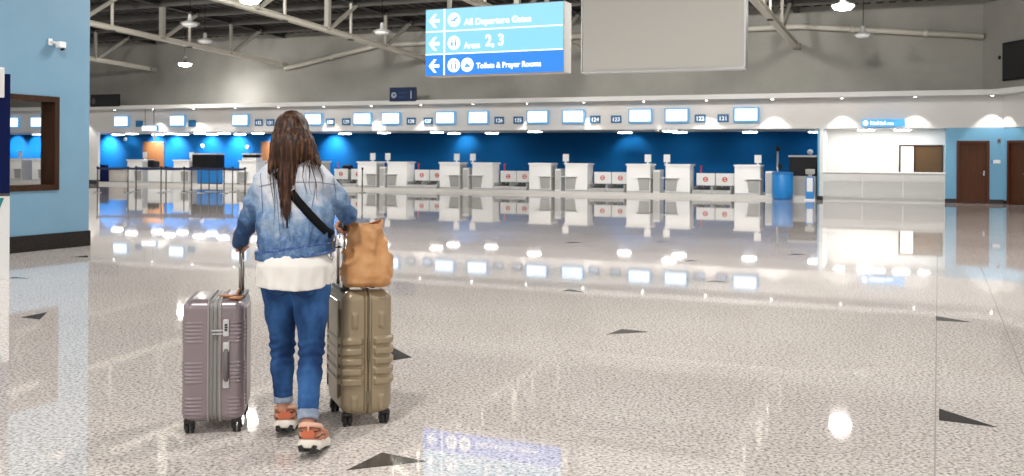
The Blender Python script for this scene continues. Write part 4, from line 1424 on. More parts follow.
gL = loc2w(SLc, SLr, .122, -.035, GZL + .010); gR = loc2w(SRc, SRr, -.105, -.055, GZR + .010)
wrL = gL + Vector((-.006, -.045, .066)); wrR = gR + Vector((.03, -.05, .055))
hipL = PT(280, 273, TZ); hipR = PT(311, 272, TZ - .01)
knL = PT(282.5, 345, TZ + .07); knR = PT(311.5, 347, TZ - .06)
anL = PT(283.5, 407, 5.12); anR = PT(307.5, 423, 4.83)
cx = (hipL.x + hipR.x) / 2
skin_m = mat('skin', lin(205, 150, 122), .5, nz=(12, lin(196, 138, 110), .35, .7))


def V3(x, y, z):
    return np.array((x, y, z))


# ---- body: one continuous surface
S = SDF((-1.56, 4.72, 0.02), (-.70, 5.66, 1.70), .0065)
hc = head
S.ell((hc.x, hc.y + .005, hc.z + .035), (.073, .092, .088), .02)               # cranium
S.ell((hc.x, hc.y + .035, hc.z - .035), (.056, .062, .078), .03)               # face and jaw
S.ell((hc.x, hc.y + .070, hc.z - .088), (.022, .022, .02), .03)                # chin
S.cone((hc.x, hc.y + .100, hc.z + .012), (hc.x, hc.y + .116, hc.z - .022), .008, .012, .012)   # nose
S.ell((hc.x, hc.y + .094, hc.z - .052), (.024, .010, .007), .008)              # lips
for sg in (-1, 1):
    S.ell((hc.x + sg * .074, hc.y + .005, hc.z - .005), (.010, .019, .030), .008)   # ears
    S.ell((hc.x + sg * .030, hc.y + .086, hc.z + .018), (.014, .010, .008), .006)   # closed lids / eye mounds
S.cone((neck.x, neck.y + .005, 1.33), (hc.x, hc.y + .0, hc.z - .06), .056, .052, .03)
S.cone((neck.x, TZ, 1.25), (cx, TZ, 1.06), .135, .118, .05, ys=1.45)
S.cone((cx, TZ, 1.06), (cx, TZ - .01, .92), .115, .148, .05, ys=1.4)
S.ell((cx - .062, TZ - .04, .85), (.082, .088, .095), .05); S.ell((cx + .062, TZ - .04, .85), (.082, .088, .095), .05)
for sh, el, wr in ((shL, elL, wrL), (shR, elR, wrR)):
    S.cone((neck.x + (sh.x - neck.x) * .3, TZ, sh.z + .01), sh, .045, .042, .05)
    S.path([sh, el, wr], [.040, .034, .024], .02)
for hp, kn, an in ((hipL, knL, anL), (hipR, knR, anR)):
    S.path([hp, kn], [.074, .044], .03)
    calf = kn.lerp(an, .32) + Vector((0, -.012, 0))
    S.path([kn, calf, an], [.044, .041, .034], .03)
# hands closed round the grips: palm, four fingers of three bones, thumb
for side, g, wr, rz in ((-1, gL, wrL, SLr), (1, gR, wrR, SRr)):
    ax = Vector((-math.sin(rz), math.cos(rz), 0))                # along the grip, away from the viewer
    out = Vector((math.cos(rz), math.sin(rz), 0)) * side         # outer side of the hand
    up = Vector((0, 0, 1))
    kn0 = g + up * .010 + out * .025
    for f in np.linspace(-1, 1, 4):
        S.cone(wr + ax * (.014 * f), kn0 + ax * (.030 * f), .017, .0135, .015)
    for i, (f, ln) in enumerate(zip((-.034, -.0115, .011, .032), (.86, .98, 1.0, .92))):
        # little finger nearest the viewer
        b0 = kn0 + ax * f
        b1 = g + ax * (f * 1.02) + out * .020 * ln - up * .026 * ln
        b2 = g + ax * (f * 1.0) - out * .016 * ln - up * .027 * ln
        b3 = g + ax * (f * .98) - out * .029 * ln - up * .004
        S.path([b0, b1, b2, b3], [.0098, .0090, .0082, .0072], .006)
    t0 = wr.lerp(kn0, .35) + ax * .020 - out * .008
    S.path([t0, g + ax * .046 - out * .016 + up * .022, g + ax * .040 - out * .030 + up * .004, g + ax * .022 - out * .033 - up * .010], [.014, .0115, .0100, .0085], .010)
person = thing('person', 'woman seen from behind in a denim jacket and rolled jeans, gripping two suitcase handles', 'person', ORI)
S.build('body', skin_m, person, 2, ORI)


def wrk(X, Y, Z, sc, seed):
    r = np.random.RandomState(seed); o = 0
    for _ in range(7):
        k = r.normal(0, 1, 3) * sc; ph = r.rand() * 6.28
        o = o + np.sin(X * k[0] + Y * k[1] + Z * k[2] + ph + 1.3 * np.sin(X * k[2] * .6 + Z * k[0] * .5 + ph))
    return o / 7


# ---- jeans
S = SDF((cx - .26, 4.74, .08), (cx + .26, 5.36, .98), .0062)
S.cone((cx, TZ - .005, .97), (cx, TZ - .01, .90), .158, .170, .03, ys=1.35)
for sg in (-1, 1):
    S.ell((cx + sg * .078, TZ - .035, .835), (.088, .096, .105), .05)
    S.ell((cx + sg * .085, TZ + .00, .83), (.084, .112, .12), .04)
for hp, kn, an, rr in ((hipL, knL, anL, (.092, .062, .056, .047, .045)), (hipR, knR, anR, (.095, .064, .058, .050, .048))):
    th0 = hp.lerp(kn, .22); th1 = hp.lerp(kn, .55)
    calf = kn.lerp(an, .35) + Vector((0, -.012, 0)); end = kn.lerp(an, .96)
    S.path([hp, th0, th1, kn, calf, end], [rr[0], rr[0] * .99, rr[0] * .86, rr[1] * .94, rr[2], rr[4]], .025)
LEGZ = {0: knL.lerp(anL, .83).z, 1: knR.lerp(anR, .885).z}


def jean(D, X, Y, Z):
    kn = .5 * (knL.z + knR.z)
    kz = np.exp(-((Z - kn + .02) / .07) ** 2)
    fold = np.sin(Z * 150 + 14 * X + 2.2 * np.sin(X * 40) + 9 * Y) * .0055 * kz
    an_ = np.exp(-((Z - .24) / .05) ** 2) * np.sin(Z * 190 + 20 * X) * .0015
    hem = np.where(X < cx, LEGZ[0], LEGZ[1])
    cr = np.exp(-((Z - .80) / .05) ** 2) * np.sin(Z * 120 - 30 * np.abs(X - cx)) * .002
    D = D + fold + an_ + cr + wrk(X, Y, Z, 45, 4) * .0022
    return np.maximum(np.maximum(D, hem - Z), Z - .797)


S.mod(jean)
M_jean = mat('blue_jeans', lin(27, 54, 96), .85, spec=.2, nz=(6, lin(60, 104, 160), .42, .66, (1, 1, .55)), bump=(260, .25, .002))
jo = S.build('jeans', M_jean, person, 1, ORI)
# turned-up cuffs
for nm, kn, an, r0 in (('cuff', knL, anL, .0485), ('cuff', knR, anR, .0515)):
    d = (an - kn).normalized(); c = kn.lerp(an, .85 if kn is knL else .905)
    S = SDF(c - Vector((.09, .09, .07)), c + Vector((.09, .09, .07)), .004)
    S.cone(c - d * .03, c + d * .03, r0, r0 - .001, .0)
    S.mod(lambda D, X, Y, Z: smax(np.maximum(D, -(D + .007) * 1.0 if False else D), np.abs((X - c.x) * d.x + (Y - c.y) * d.y + (Z - c.z) * d.z) - .027, .006))
    S.build('rolled_cuff', mat('pale_denim_cuff', lin(156, 166, 182), .85, spec=.2, nz=(40, lin(136, 150, 172), .4, .6)), jo, 1, ORI)
# back pockets, yoke and belt details
b = MB()


def on_body(x, z, obj, off=.0015):
    """point on the back of a garment seen from behind"""
    hit, loc, nrm, _ = obj.ray_cast(Vector((x, 4.2, z)) - ORI, Vector((0, 1, 0)))
    return (loc + nrm * off) if hit else None


bpy.context.view_layer.update()


def ribbon(obj, pts, w, off=.0018, nsub=14):
    """narrow raised strip laid along points (x,z) on the back of a garment"""
    line = []
    for i in range(len(pts) - 1):
        for k in range(nsub):
            f = k / nsub; line.append((pts[i][0] * (1 - f) + pts[i + 1][0] * f, pts[i][1] * (1 - f) + pts[i + 1][1] * f))
    line.append(pts[-1])
    P = [on_body(x, z, obj, off) for x, z in line]
    return [p for p in P if p is not None], w


def seam(obj, name, runs, w, m, parent):
    b = MB()
    for pts in runs:
        P, ww = ribbon(obj, pts, w)
        if len(P) > 2:
            b.tube(P, ww, 6)
    if b.v:
        return b.build(name, m, parent)


M_st = mat('jeans_stitching', lin(28, 52, 92), .8)
zc = lambda y, Z_=5.0: EYE - un(297, y)[1] / FPX * Z_
xc = lambda x, Z_=5.0: un(x, 290)[0] / FPX * Z_
for sg in (-1, 1):
    x0 = cx + sg * .075
    seam(jo, 'back_pocket', [[(x0 - .05, .845), (x0 + .05, .845), (x0 + .048, .745), (x0, .725), (x0 - .048, .745), (x0 - .05, .845)]], .0022, M_st, jo)

# ---- white shirt below the jacket
S = SDF((cx - .27, 4.84, .70), (cx + .27, 5.34, 1.08), .0062)
S.cone((cx, TZ, 1.04), (cx, TZ - .012, .87), .160, .182, .03, ys=1.22)
S.cone((cx, TZ - .012, .87), (cx, TZ - .018, .70), .184, .186, .03, ys=1.12)


def shirt(D, X, Y, Z):
    a = np.arctan2(Y - TZ, X - cx)
    dn = np.clip((.93 - Z) / .18, 0, 1)
    D = D + dn * (.006 * np.sin(a * 9 + Z * 6) + .004 * np.sin(a * 17 + 1 - Z * 14)) + wrk(X, Y, Z, 32, 9) * .005
    hem = .772 + .012 * np.sin(a * 2 + .5) + .012 * (X - cx) / .18
    return np.maximum(D, hem - Z)


S.mod(shirt)
S.mod(lambda D, X, Y, Z: D + .022 * np.clip((Z - .885) / .05, 0, 1))
S.mod(lambda D, X, Y, Z: np.maximum(D, Z - .965))
shirt_o = S.build('shirt', mat('white_cotton', lin(236, 231, 224), .85, spec=.2, bump=(300, .1, .001)), person, 1, ORI)

# ---- denim jacket
S = SDF((-1.60, 4.80, .84), (-.66, 5.62, 1.46), .0065)
mx_ = (shL.x + shR.x) / 2
S.cone((mx_, TZ, 1.275), (cx - .004, TZ, 1.10), .178, .186, .05, ys=1.42)
S.cone((cx - .004, TZ, 1.10), (cx - .002, TZ - .004, .90), .190, .184, .04, ys=1.38)
S.cone((shL.x + .03, TZ - .005, shL.z + .012), (shR.x - .03, TZ - .005, shR.z + .012), .058, .058, .05)
S.cone((mx_, TZ, 1.31), (neck.x, TZ + .005, 1.405), .085, .064, .05)
for sh, el, wr, g, k_ in ((shL, elL, wrL, gL, 0), (shR, elR, wrR, gR, 1)):
    ce = (g + Vector((.002, -.030, .020))) if k_ == 0 else wr.lerp(el, .10)
    S.path([sh + Vector(((.012 if k_ == 0 else -.012), 0, -.008)), sh.lerp(el, .5) + Vector((0, -.004, 0)), el, el.lerp(ce, .45), ce], [.064, .055, .047, .044, .041], .02)


def jacket(D, X, Y, Z):
    fold = 0
    for el, sgn in ((elL, 1), (elR, -1)):
        w = np.exp(-(((X - el.x) / .09) ** 2 + ((Y - el.y) / .1) ** 2 + ((Z - el.z) / .09) ** 2))
        fold = fold + w * .0065 * np.sin(Z * 105 + sgn * X * 60 + Y * 45)
    arm = np.clip((np.abs(X - cx) - .16) / .05, 0, 1)
    D = D + fold + arm * .0035 * np.sin(Z * 75 + X * 50 + Y * 30)
    low = np.exp(-((Z - 1.02) / .07) ** 2)
    a = np.arctan2(Y - TZ, X - cx)
    D = D + (1 - arm) * (low * (.007 * np.sin(a * 12 + Z * 22) + .005 * np.sin(a * 23 - Z * 30 + 1)) + .003 * np.sin(Z * 52 + X * 28 + 2 * np.sin(X * 18)))
    D = D + wrk(X, Y, Z, 40, 21) * .0045
    # neck opening and hem, open cuffs
    D = np.maximum(D, (Z - 1.425) + .25 * (Y - TZ - .0))
    return np.maximum(D, np.where(np.abs(X - cx) < .215, HEMZ + .028 * (X - cx) / .19 - Z, -1))


HEMZ = .95
S.mod(jacket)
for wr, el, g_, k_ in ((wrL, elL, gL, 0), (wrR, elR, gR, 1)):
    ce = (g_ + Vector((.012, -.03, .006))) if k_ == 0 else wr.lerp(el, .14)
    d = Vector((0, .25, -1)).normalized() if k_ == 0 else (wr - el).normalized()
    S.mod(lambda D, X, Y, Z: np.where((np.abs(X - ce.x) < .13) & (np.abs(Y - ce.y) < .16) & (np.abs(Z - ce.z) < .14),
          np.maximum(D, (X - ce.x) * d.x + (Y - ce.y) * d.y + (Z - ce.z) * d.z - .012), D))


def denim_wash():
    m = bpy.data.materials.new('washed_denim'); m.use_nodes = True; nt = m.node_tree; N = nt.nodes; L = nt.links
    b = N['Principled BSDF']; b.inputs['Roughness'].default_value = .85; b.inputs['Specular IOR Level'].default_value = .2
    tc = N.new('ShaderNodeTexCoord'); sep = N.new('ShaderNodeSeparateXYZ'); L.new(tc.outputs['Object'], sep.inputs['Vector'])
    n = N.new('ShaderNodeTexNoise'); n.inputs['Scale'].default_value = 9; n.inputs['Detail'].default_value = 7; n.inputs['Roughness'].default_value = .7
    L.new(tc.outputs['Object'], n.inputs['Vector'])
    # paler towards the yoke, deeper on the sleeves
    mr = N.new('ShaderNodeMapRange'); mr.inputs['From Min'].default_value = 1.02; mr.inputs['From Max'].default_value = 1.30
    mr.inputs['To Min'].default_value = -.05; mr.inputs['To Max'].default_value = .36
    L.new(sep.outputs['Z'], mr.inputs['Value'])
    ab = N.new('ShaderNodeMath'); ab.operation = 'ABSOLUTE'; 
    sx = N.new('ShaderNodeMath'); sx.operation = 'ADD'; sx.inputs[1].default_value = -(cx - ORI.x)
    L.new(sep.outputs['X'], sx.inputs[0]); L.new(sx.outputs[0], ab.inputs[0])
    ar = N.new('ShaderNodeMapRange'); ar.inputs['From Min'].default_value = .13; ar.inputs['From Max'].default_value = .23
    ar.inputs['To Min'].default_value = 0; ar.inputs['To Max'].default_value = -.27
    L.new(ab.outputs[0], ar.inputs['Value'])
    a1 = N.new('ShaderNodeMath'); a1.operation = 'ADD'; L.new(mr.outputs[0], a1.inputs[0]); L.new(ar.outputs[0], a1.inputs[1])
    a2 = N.new('ShaderNodeMath'); a2.operation = 'ADD'; L.new(a1.outputs[0], a2.inputs[0]); L.new(n.outputs['Fac'], a2.inputs[1])
    r = N.new('ShaderNodeValToRGB'); e = r.color_ramp.elements
    e[0].position = .22; e[0].color = (*lin(52, 78, 116), 1); e[1].position = .84; e[1].color = (*lin(212, 214, 220), 1)
    x = e.new(.44); x.color = (*lin(92, 124, 164), 1); x = e.new(.60); x.color = (*lin(150, 172, 198), 1)
    L.new(a2.outputs[0], r.inputs['Fac']); L.new(r.outputs['Color'], b.inputs['Base Color'])
    bn = N.new('ShaderNodeTexNoise'); bn.inputs['Scale'].default_value = 300; L.new(tc.outputs['Object'], bn.inputs['Vector'])
    bp = N.new('ShaderNodeBump'); bp.inputs['Strength'].default_value = .2; bp.inputs['Distance'].default_value = .002
    L.new(bn.outputs['Fac'], bp.inputs['Height']); L.new(bp.outputs['Normal'], b.inputs['Normal'])
    return m


M_den = denim_wash()
jk = S.build('jacket', M_den, person, 1, ORI)
bpy.context.view_layer.update()
M_seam = mat('denim_seam', lin(104, 126, 160), .85)
zy = lambda y: EYE - un(295, y)[1] / FPX * 5.0
xx_ = lambda x: un(x, 200)[0] / FPX * 5.0
seam(jk, 'seam', [[(xx_(258), zy(187)), (xx_(275), zy(183)), (xx_(295), zy(182)), (xx_(318), zy(182)), (xx_(333), zy(185))],
                  [(xx_(276), zy(184)), (xx_(281), zy(220)), (xx_(283), zy(250))], [(xx_(315), zy(183)), (xx_(311), zy(220)), (xx_(309), zy(250))],
                  [(xx_(259), zy(174)), (xx_(261), zy(190)), (xx_(262), zy(215))], [(xx_(330), zy(172)), (xx_(332), zy(190)), (xx_(333), zy(212))]], .0017, M_seam, jk)
# hem band with dark frayed edge
for nm, z0, z1, rr, m in (('waistband', HEMZ - .022, HEMZ + .026, .199, M_den), ('frayed_edge', HEMZ + .014, HEMZ + .028, .202, mat('dark_denim_edge', lin(56, 82, 134), .9, nz=(60, lin(110, 140, 190), .45, .7))),
                          ('frayed_hem', HEMZ - .034, HEMZ - .018, .2, mat('dark_denim_edge', (0, 0, 0)))):
    S = SDF((cx - .24, 4.88, HEMZ - .05), (cx + .24, 5.32, HEMZ + .05), .0045)
    S.cone((cx - .002, TZ - .003, 1.1), (cx - .002, TZ - .004, .80), rr, rr, 0, ys=1.38)

    def band(D, X, Y, Z):
        tilt = .028 * (X - cx) / .19
        a = np.arctan2(Y - TZ, X - cx)
        D = D + .0035 * np.sin(a * 12 + 3) + .002 * np.sin(a * 31)
        return smax(D, np.maximum(z0 + tilt - Z, Z - z1 - tilt), .006)
    S.mod(band)
    S.build(nm, m, jk, 1, ORI)
# collar
S = SDF((neck.x - .16, TZ - .16, 1.30), (neck.x + .16, TZ + .18, 1.46), .0045)
S.cone((neck.x, TZ - .008, 1.33), (neck.x, TZ + .004, 1.45), .105, .076, 0, ys=1.05)
S.mod(lambda D, X, Y, Z: np.maximum(smax(np.abs(D + .004) - .0055, np.maximum(1.355 - Z, Z - 1.415 + .3 * (Y - TZ)), .004), -(Y - TZ - .085) * -1.0 - .0 if False else -1))
S.build('collar', M_den, jk, 1, ORI)

# ---- hair
M_hair = bpy.data.materials.new('brown_hair'); M_hair.use_nodes = True
nt = M_hair.node_tree; b_ = nt.nodes['Principled BSDF']; b_.inputs['Roughness'].default_value = .5; b_.inputs['Specular IOR Level'].default_value = .3
tc = nt.nodes.new('ShaderNodeTexCoord'); mp = nt.nodes.new('ShaderNodeMapping'); mp.inputs['Scale'].default_value = (70, 70, 3.2)
n_ = nt.nodes.new('ShaderNodeTexNoise'); n_.inputs['Scale'].default_value = 1; n_.inputs['Detail'].default_value = 4
r_ = nt.nodes.new('ShaderNodeValToRGB'); e = r_.color_ramp.elements
e[0].position = .36; e[0].color = (*lin(32, 18, 12), 1); e[1].position = .70; e[1].color = (*lin(112, 74, 46), 1); x_ = e.new(.52); x_.color = (*lin(58, 34, 21), 1)
nt.links.new(tc.outputs['Object'], mp.inputs['Vector']); nt.links.new(mp.outputs['Vector'], n_.inputs['Vector']); nt.links.new(n_.outputs['Fac'], r_.inputs['Fac']); nt.links.new(r_.outputs['Color'], b_.inputs['Base Color'])
S = SDF((hc.x - .2, 4.86, 1.02), (hc.x + .22, 5.28, 1.72), .0055)
S.ell((hc.x - .001, hc.y - .004, hc.z + .038), (.087, .104, .100), .02)
hw = lambda x, y, Y=5.0: PT(x, y, Y)
S.ell(hw(293, 148, 5.04), (.108, .075, .085), .05)
S.cone(hw(283, 138, 5.06), hw(269, 172, 4.985), .052, .012, .03, ys=1.1)
S.cone(hw(302, 138, 5.06), hw(320.5, 165, 4.99), .050, .009, .03, ys=1.1)
S.cone(hw(290, 148, 5.01), hw(286, 182, 4.975), .064, .036, .03, ys=1.6)
S.cone(hw(286, 182, 4.975), hw(286, 205, 4.955), .037, .020, .02, ys=2.0)
S.cone(hw(286, 205, 4.955), hw(287, 228, 4.945), .020, .005, .02, ys=2.0)


def hairmod(D, X, Y, Z):
    a = np.arctan2(Y - (hc.y), X - hc.x)
    g_ = .0022 * np.sin(a * 40 + 3 * np.sin(Z * 14)) + .0016 * np.sin(a * 67 + Z * 9) + .002 * np.sin(X * 260 + 5 * np.sin(Z * 11))
    face = np.maximum.reduce([hc.y + .052 - Y + 0 * X + 0 * Z])
    D = D + g_ * np.clip((1.66 - Z) / .1, .25, 1)
    cutf = -((Y - (hc.y + .055)) * 1.0)                      # open at the face
    return np.maximum(D, -np.minimum(cutf, 9) * np.where(Z < hc.z + .07, 1, 0) - np.where(Z < hc.z + .07, 0, 1))


S.mod(hairmod)
hair = S.build('hair', M_hair, person, 1, ORI)
# loose locks flowing down the back and over the shoulders
rs = random.Random(5)
lk = MB()
LOCK = []
for i in range(170):
    if rs.random() < .55:
        tx = rs.gauss(286, 3.0); ty = rs.uniform(192, 228)
    else:
        tx = rs.choice((rs.uniform(267, 276), rs.uniform(314, 322), rs.uniform(304, 320))); ty = rs.uniform(162, 196 if tx < 280 else 174)
    th = max(-1.3, min(1.3, (tx - 292) / 26 + rs.uniform(-.25, .25)))
    p0 = Vector((hc.x + .078 * math.sin(th), hc.y - .092 * math.cos(th), hc.z + .055))
    p1 = Vector((hc.x + .090 * math.sin(th), hc.y - .104 * math.cos(th), hc.z + .0))
    e_ = PT(tx, ty, 4.955 if 278 <= tx <= 296 else (4.995 if ty < 172 else 4.97))
    m1 = p1.lerp(e_, .35) + Vector((0, rs.uniform(-.008, .004), 0)); m1.x = p1.x * .7 + e_.x * .3
    m2 = p1.lerp(e_, .72) + Vector((rs.uniform(-.005, .005), -.006, 0))
    pts = []
    ctrl = [p0, p1, m1, m2, e_]
    for k in range(17):
        u_ = k / 16 * 4; j = min(3, int(u_)); t_ = u_ - j
        a_, b2, c2, d2 = ctrl[max(0, j - 1)], ctrl[j], ctrl[j + 1], ctrl[min(4, j + 2)]
        q = .5 * ((2 * b2) + (c2 - a_) * t_ + (2 * a_ - 5 * b2 + 4 * c2 - d2) * t_ ** 2 + (3 * b2 - a_ - 3 * c2 + d2) * t_ ** 3)
        pts.append(q - ORI)
    w = rs.uniform(.0022, .0046)
    lk.tube(pts, [w * (.6 + .4 * math.sin(PI * min(1, k / 10))) * (1 if k < 11 else 1 - (k - 10) / 6.6) + .0006 for k in range(17)], 6, flat=.6)
# a few fine strands hanging free over the back of the jacket
for tx0, tx1, ty in ((272, 273, 208), (274, 274.5, 226), (279, 280, 218), (308, 312, 196), (312, 318, 201), (303, 306, 194), (318, 324, 190), (296, 297, 203)):
    a_ = PT(tx0, 160, 4.985); e_ = PT(tx1, ty, 4.925)
    pts = [a_.lerp(e_, k / 8) + Vector((.006 * math.sin(k * .8 + tx0), -.012 * math.sin(PI * k / 8), 0)) - ORI for k in range(9)]
    lk.tube(pts, [.0026, .0026, .0026, .0025, .0023, .002, .0016, .0012, .0005], 5)
lk.build('loose_locks', M_hair, hair)

# ---- crossbody bag: strap over the back, ring, small pouch at the front of the hip
CB = thing('crossbody_bag', 'black crossbody bag worn by the woman, its wide strap running across her back', 'bag', ORI)
bpy.context.view_layer.update()
P = []
line = [(276, 172), (284, 183), (296, 199), (308, 213), (320, 227), (330, 239), (333.5, 244)]
fine = []
for i in range(len(line) - 1):
    for k in range(5):
        fine.append((line[i][0] + (line[i + 1][0] - line[i][0]) * k / 5, line[i][1] + (line[i + 1][1] - line[i][1]) * k / 5))
fine.append(line[-1])
for px, py in fine:
    q = PT(px, py, 4.97)
    h_ = None
    for Z_ in (4.97,):
        hit, l_, n2, _ = jk.ray_cast(Vector((q.x, 4.3, q.z)) - ORI, Vector((0, 1, 0)))
        if hit:
            P.append((l_, n2))
b = MB(); vs = []; SWD = .021
for i, (p, n2) in enumerate(P):
    t_ = (P[min(i + 1, len(P) - 1)][0] - P[max(i - 1, 0)][0]).normalized()
    nn = (n2 + Vector((0, -1.2, 0))).normalized(); sd = t_.cross(nn).normalized()
    for sx, oz in ((-1, .002), (-1, .009), (1, .009), (1, .002)):
        vs.append(p + sd * sx * SWD + nn * oz)
fs = []
for i in range(len(P) - 1):
    for k in range(4):
        fs.append((i * 4 + k, i * 4 + (k + 1) % 4, (i + 1) * 4 + (k + 1) % 4, (i + 1) * 4 + k))
b.add(vs, fs, True)
b.build('strap', mat('black_webbing', (.008, .008, .009), .7, spec=.1), CB)
i = int(len(P) * .30); p, n2 = P[i]; t_ = (P[i + 1][0] - P[i - 1][0]).normalized(); nn = (n2 + Vector((0, -1.2, 0))).normalized(); sd = t_.cross(nn).normalized()
b = MB()
for o_ in (-.012, .012):
    b.beam(p + t_ * o_ - sd * .028 + nn * .013, p + t_ * o_ + sd * .028 + nn * .013, .008, .006)
for o_ in (-.025, .025):
    b.beam(p - t_ * .014 + sd * o_ + nn * .013, p + t_ * .014 + sd * o_ + nn * .013, .006, .006)
b.build('slider_buckle', M_steel, CB)
pe = P[-1][0] + Vector((.006, -.006, -.012))
rg = [pe + Vector((.016 * math.cos(a) , 0, .016 * math.sin(a) - .008)) for a in [2 * PI * k / 16 for k in range(17)]]
b = MB().tube(rg, .0035, 8, cap=False); b.build('ring', mat('dark_bronze', (.10, .065, .04), .35, .8), CB)
ch = MB()
for k in range(8):
    c_ = pe + Vector((-.004 - .001 * k + .004 * math.sin(k), -.002 + .010 * k * .4, -.030 - .0125 * k))
    fl_ = k % 2
    ch.tube([c_ + Vector((.0055 * math.cos(a) * (1 - fl_), .0055 * math.cos(a) * fl_, .009 * math.sin(a))) for a in [2 * PI * q / 10 for q in range(11)]], .0022, 6, cap=False)
ch.build('chain', mat('bronze_chain', (.34, .22, .13), .35, .8), CB)
q = Vector((cx + .03, TZ + .215, .90)) - ORI
b = MB().box(q.x - .09, q.x + .09, q.y - .03, q.y + .035, q.z - .065, q.z + .065, .018); b.build('pouch', mat('black_leather', (.014, .012, .012), .4, bump=(90, .2, .002)), CB)
b = MB().tube([Vector((cx + .205, TZ + .09, .965)) - ORI, Vector((cx + .20, TZ + .17, .955)) - ORI, q + Vector((.085, 0, .045))], .007, 8, flat=.5); b.build('front_strap', mat('black_webbing', (0, 0, 0)), CB)

# ---- shoes
M_sole = mat('white_midsole', lin(236, 228, 216), .6)
M_out = mat('black_outsole', (.012, .012, .012), .55)
M_up = mat('peach_mesh', lin(206, 146, 116), .75, nz=(30, lin(176, 112, 84), .4, .65), bump=(160, .3, .002))
M_or = mat('orange_heel_tab', lin(204, 108, 74), .55)
M_dk = mat('dark_brown_overlay', lin(72, 44, 32), .6)
M_pk = mat('pale_pink_collar', lin(222, 176, 152), .8)


def shoe(label, an, heel, toe_dir, pitch, yaw):
    """local frame: +y to the toe, heel at y=0, z=0 under the sole"""
    r = bpy.data.objects.new('sneaker', None); COL.objects.link(r); r.parent = person
    r.location = heel - ORI; r.scale = (1.25, 1.08, 1.03); r.rotation_euler = (-pitch, 0, yaw); r['label'] = label
    prof = [(0, .038), (.06, .040), (.14, .040), (.20, .047), (.245, .040), (.262, .022)]

    def wid(y):
        for i in range(len(prof) - 1):
            if y <= prof[i + 1][0]:
                f = (y - prof[i][0]) / (prof[i + 1][0] - prof[i][0]); return prof[i][1] * (1 - f) + prof[i + 1][1] * f
        return .01
    # midsole: thick, flared at the heel, rocker toe
    S = SDF((-.08, -.05, -.02), (.08, .30, .10), .0045)
    S.path([(0, .030, .028), (0, .10, .026), (0, .185, .022), (0, .235, .034)], [.046, .038, .044, .030], .03)
    S.mod(lambda D, X, Y, Z: smax(smax(D + .0 * Z, (Z - .052 - .28 * np.clip(.06 - Y, 0, 1)) * 1.0, .008), -(Z - .004 - .35 * np.clip(Y - .20, 0, 1) - .35 * np.clip(.02 - Y, 0, 1)), .006))
    S.build('midsole', M_sole, r, 1)
    S = SDF((-.08, -.05, -.03), (.08, .30, .06), .0045)
    S.path([(0, .028, .020), (0, .10, .020), (0, .185, .018), (0, .235, .030)], [.042, .035, .041, .028], .03)
    S.mod(lambda D, X, Y, Z: smax(smax(D, Z - .012 - .35 * np.clip(Y - .20, 0, 1) - .5 * np.clip(.02 - Y, 0, 1), .004), -(Z + .0 - .35 * np.clip(Y - .20, 0, 1) - .35 * np.clip(.02 - Y, 0, 1) + .002 * np.sign(np.sin(Y * 260))), .003))
    S.build('outsole', M_out, r, 0)
    b = MB()
    for sx in (-1, 1):
        b.prism([(sx * .006, .004), (sx * .030, .002), (sx * .036, .028), (sx * .022, .033)], 'y', -.021, -.004)
    b.build('heel_tread', M_out, r)
    S = SDF((-.08, -.05, .02), (.08, .30, .17), .0045)
    S.path([(0, .038, .062), (0, .11, .060), (0, .19, .050), (0, .232, .045)], [.037, .036, .036, .024], .03)
    S.path([(0, .034, .07), (0, .045, .118)], [.036, .038], .03)
    S.path([(0, .07, .085), (0, .15, .062)], [.034, .032], .03)

    def upper(D, X, Y, Z):
        D = smax(D, Z - .122 + .35 * np.clip(Y - .05, -.1, .1), .008)
        hole = np.sqrt((X) ** 2 + ((Y - .048) * .85) ** 2) - .031
        D = smax(D, -np.maximum(hole, .085 - Z), .006)
        return np.maximum(D, .040 - Z)
    S.mod(upper); S.build('upper', M_up, r, 1)
    S = SDF((-.08, -.05, .05), (.08, .14, .17), .0040)
    S.path([(0, .032, .105), (0, .085, .100)], [.043, .036], .02)
    S.mod(lambda D, X, Y, Z: np.maximum(smax(np.abs(D) - .0045, np.abs(Z - .112 + .3 * (Y - .03)) - .013, .006), Y - .10))
    S.build('padded_collar', M_pk, r, 1)
    b = MB(); b.prism([(-.022, .064), (.022, .064), (.026, .082), (.018, .097), (-.018, .097), (-.026, .082)], 'y', -.012, .002); b.build('heel_tab', M_or, r)
    b = MB(); b.tube([(.0, -.006, .088), (0, -.012, .105), (0, -.009, .124), (0, .0, .126)], .005, 8); b.build('pull_loop', M_pk, r)
    b = MB()
    for sx in (-1, 1):
        b.tube([(sx * .030, .000, .062), (sx * .040, .04, .075), (sx * .042, .09, .068)], [.006, .008, .006], 8, flat=.5)
        b.tube([(sx * .020, -.004, .090), (sx * .036, .03, .092), (sx * .040, .07, .085)], [.005, .006, .005], 8, flat=.5)
    b.build('overlay', M_dk, r)
    b = MB()
    for k in range(5):
        y = .10 + .022 * k; z = .115 - .011 * k
        b.tube([(-.022, y, z - .008), (0, y - .004, z + .003), (.022, y, z - .008)], .0032, 6)
    b.build('laces', M_sole, r)
    return r


def heel_at(px, py, zh):
    dy = un(px, py)[1]; Y = (EYE - zh) / dy * FPX; return PT(px, py, Y)


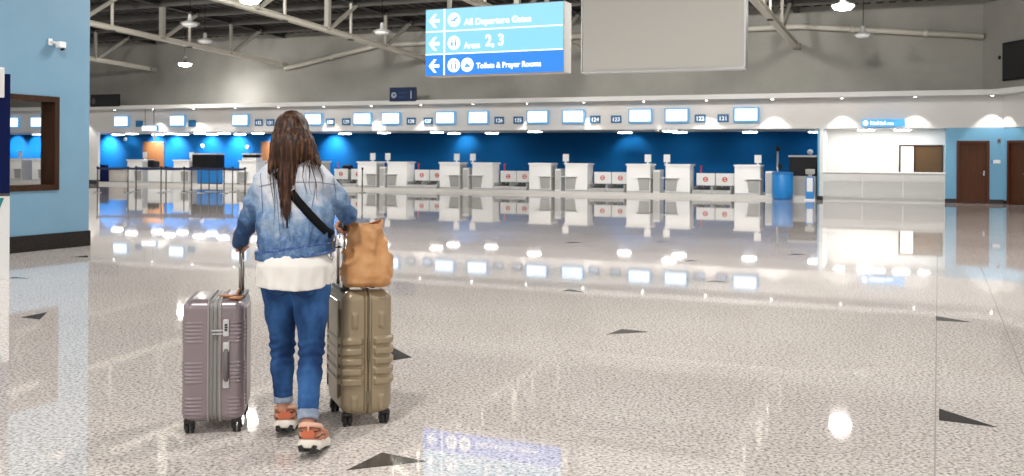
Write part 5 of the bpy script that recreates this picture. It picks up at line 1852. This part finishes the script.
hR = heel_at(307, 454.5, .03); hL = heel_at(284, 433.5, .025)
shoe('right sneaker nearer the viewer, heel lifting', anR, Vector((hR.x, hR.y + .02, .036)), None, math.radians(9), math.radians(-2))
shoe('left sneaker one step ahead', anL, Vector((hL.x - .002, hL.y + .02, .030)), None, math.radians(7.5), math.radians(9))

# ================================================================== LIGHT, CAMERA
w = bpy.data.worlds.new('hall_daylight'); SC.world = w; w.use_nodes = True
bg = w.node_tree.nodes['Background']; bg.inputs['Color'].default_value = (1, .985, .96, 1); bg.inputs['Strength'].default_value = WORLD
# floodlights fixed to the trusses over the middle of the hall, aimed at the check-in wall
for x, tx, ts in ((-13, -27, 0), (-8, -18, 0), (-3, -10, 0), (2.5, -3, 0), (7, 4, 0)):
    l = bpy.data.lights.new('wall_fill_light', 'SPOT'); l.energy = FILL_W * (.5 if x > 4 else .8 if x > 0 else 1); l.spot_size = math.radians(95); l.spot_blend = 1; l.shadow_soft_size = .35; l.color = (1, .97, .92)
    lo = bpy.data.objects.new('added_wall_fill', l); COL.objects.link(lo); lo.location = (x, 23.5, 7.0)
    lo.rotation_euler = (W(tx, 0, 4.2) - lo.location).to_track_quat('-Z', 'Y').to_euler()
cam = bpy.data.cameras.new('camera'); co = bpy.data.objects.new('camera', cam); COL.objects.link(co)
cam.sensor_width = 36; cam.lens = FPX * 36 / 1024; cam.shift_y = (CY - 238) / 1024; cam.clip_end = 300
co.matrix_world = Matrix.Translation((0, 0, EYE)) @ Matrix.Rotation(math.pi / 2, 4, 'X') @ Matrix.Rotation(ROLL, 4, 'Z')
cam.dof.use_dof = True; cam.dof.focus_distance = 5.1; cam.dof.aperture_fstop = 6.3
SC.camera = co
SC.view_settings.view_transform = 'Standard'; SC.view_settings.look = 'None'; SC.view_settings.gamma = 1; SC.view_settings.use_curve_mapping = False
SC.view_settings.exposure = EXPO
SC.cycles.use_denoising = True
SC.cycles.max_bounces = 8; SC.cycles.diffuse_bounces = 4; SC.cycles.glossy_bounces = 4; SC.cycles.sample_clamp_indirect = 6
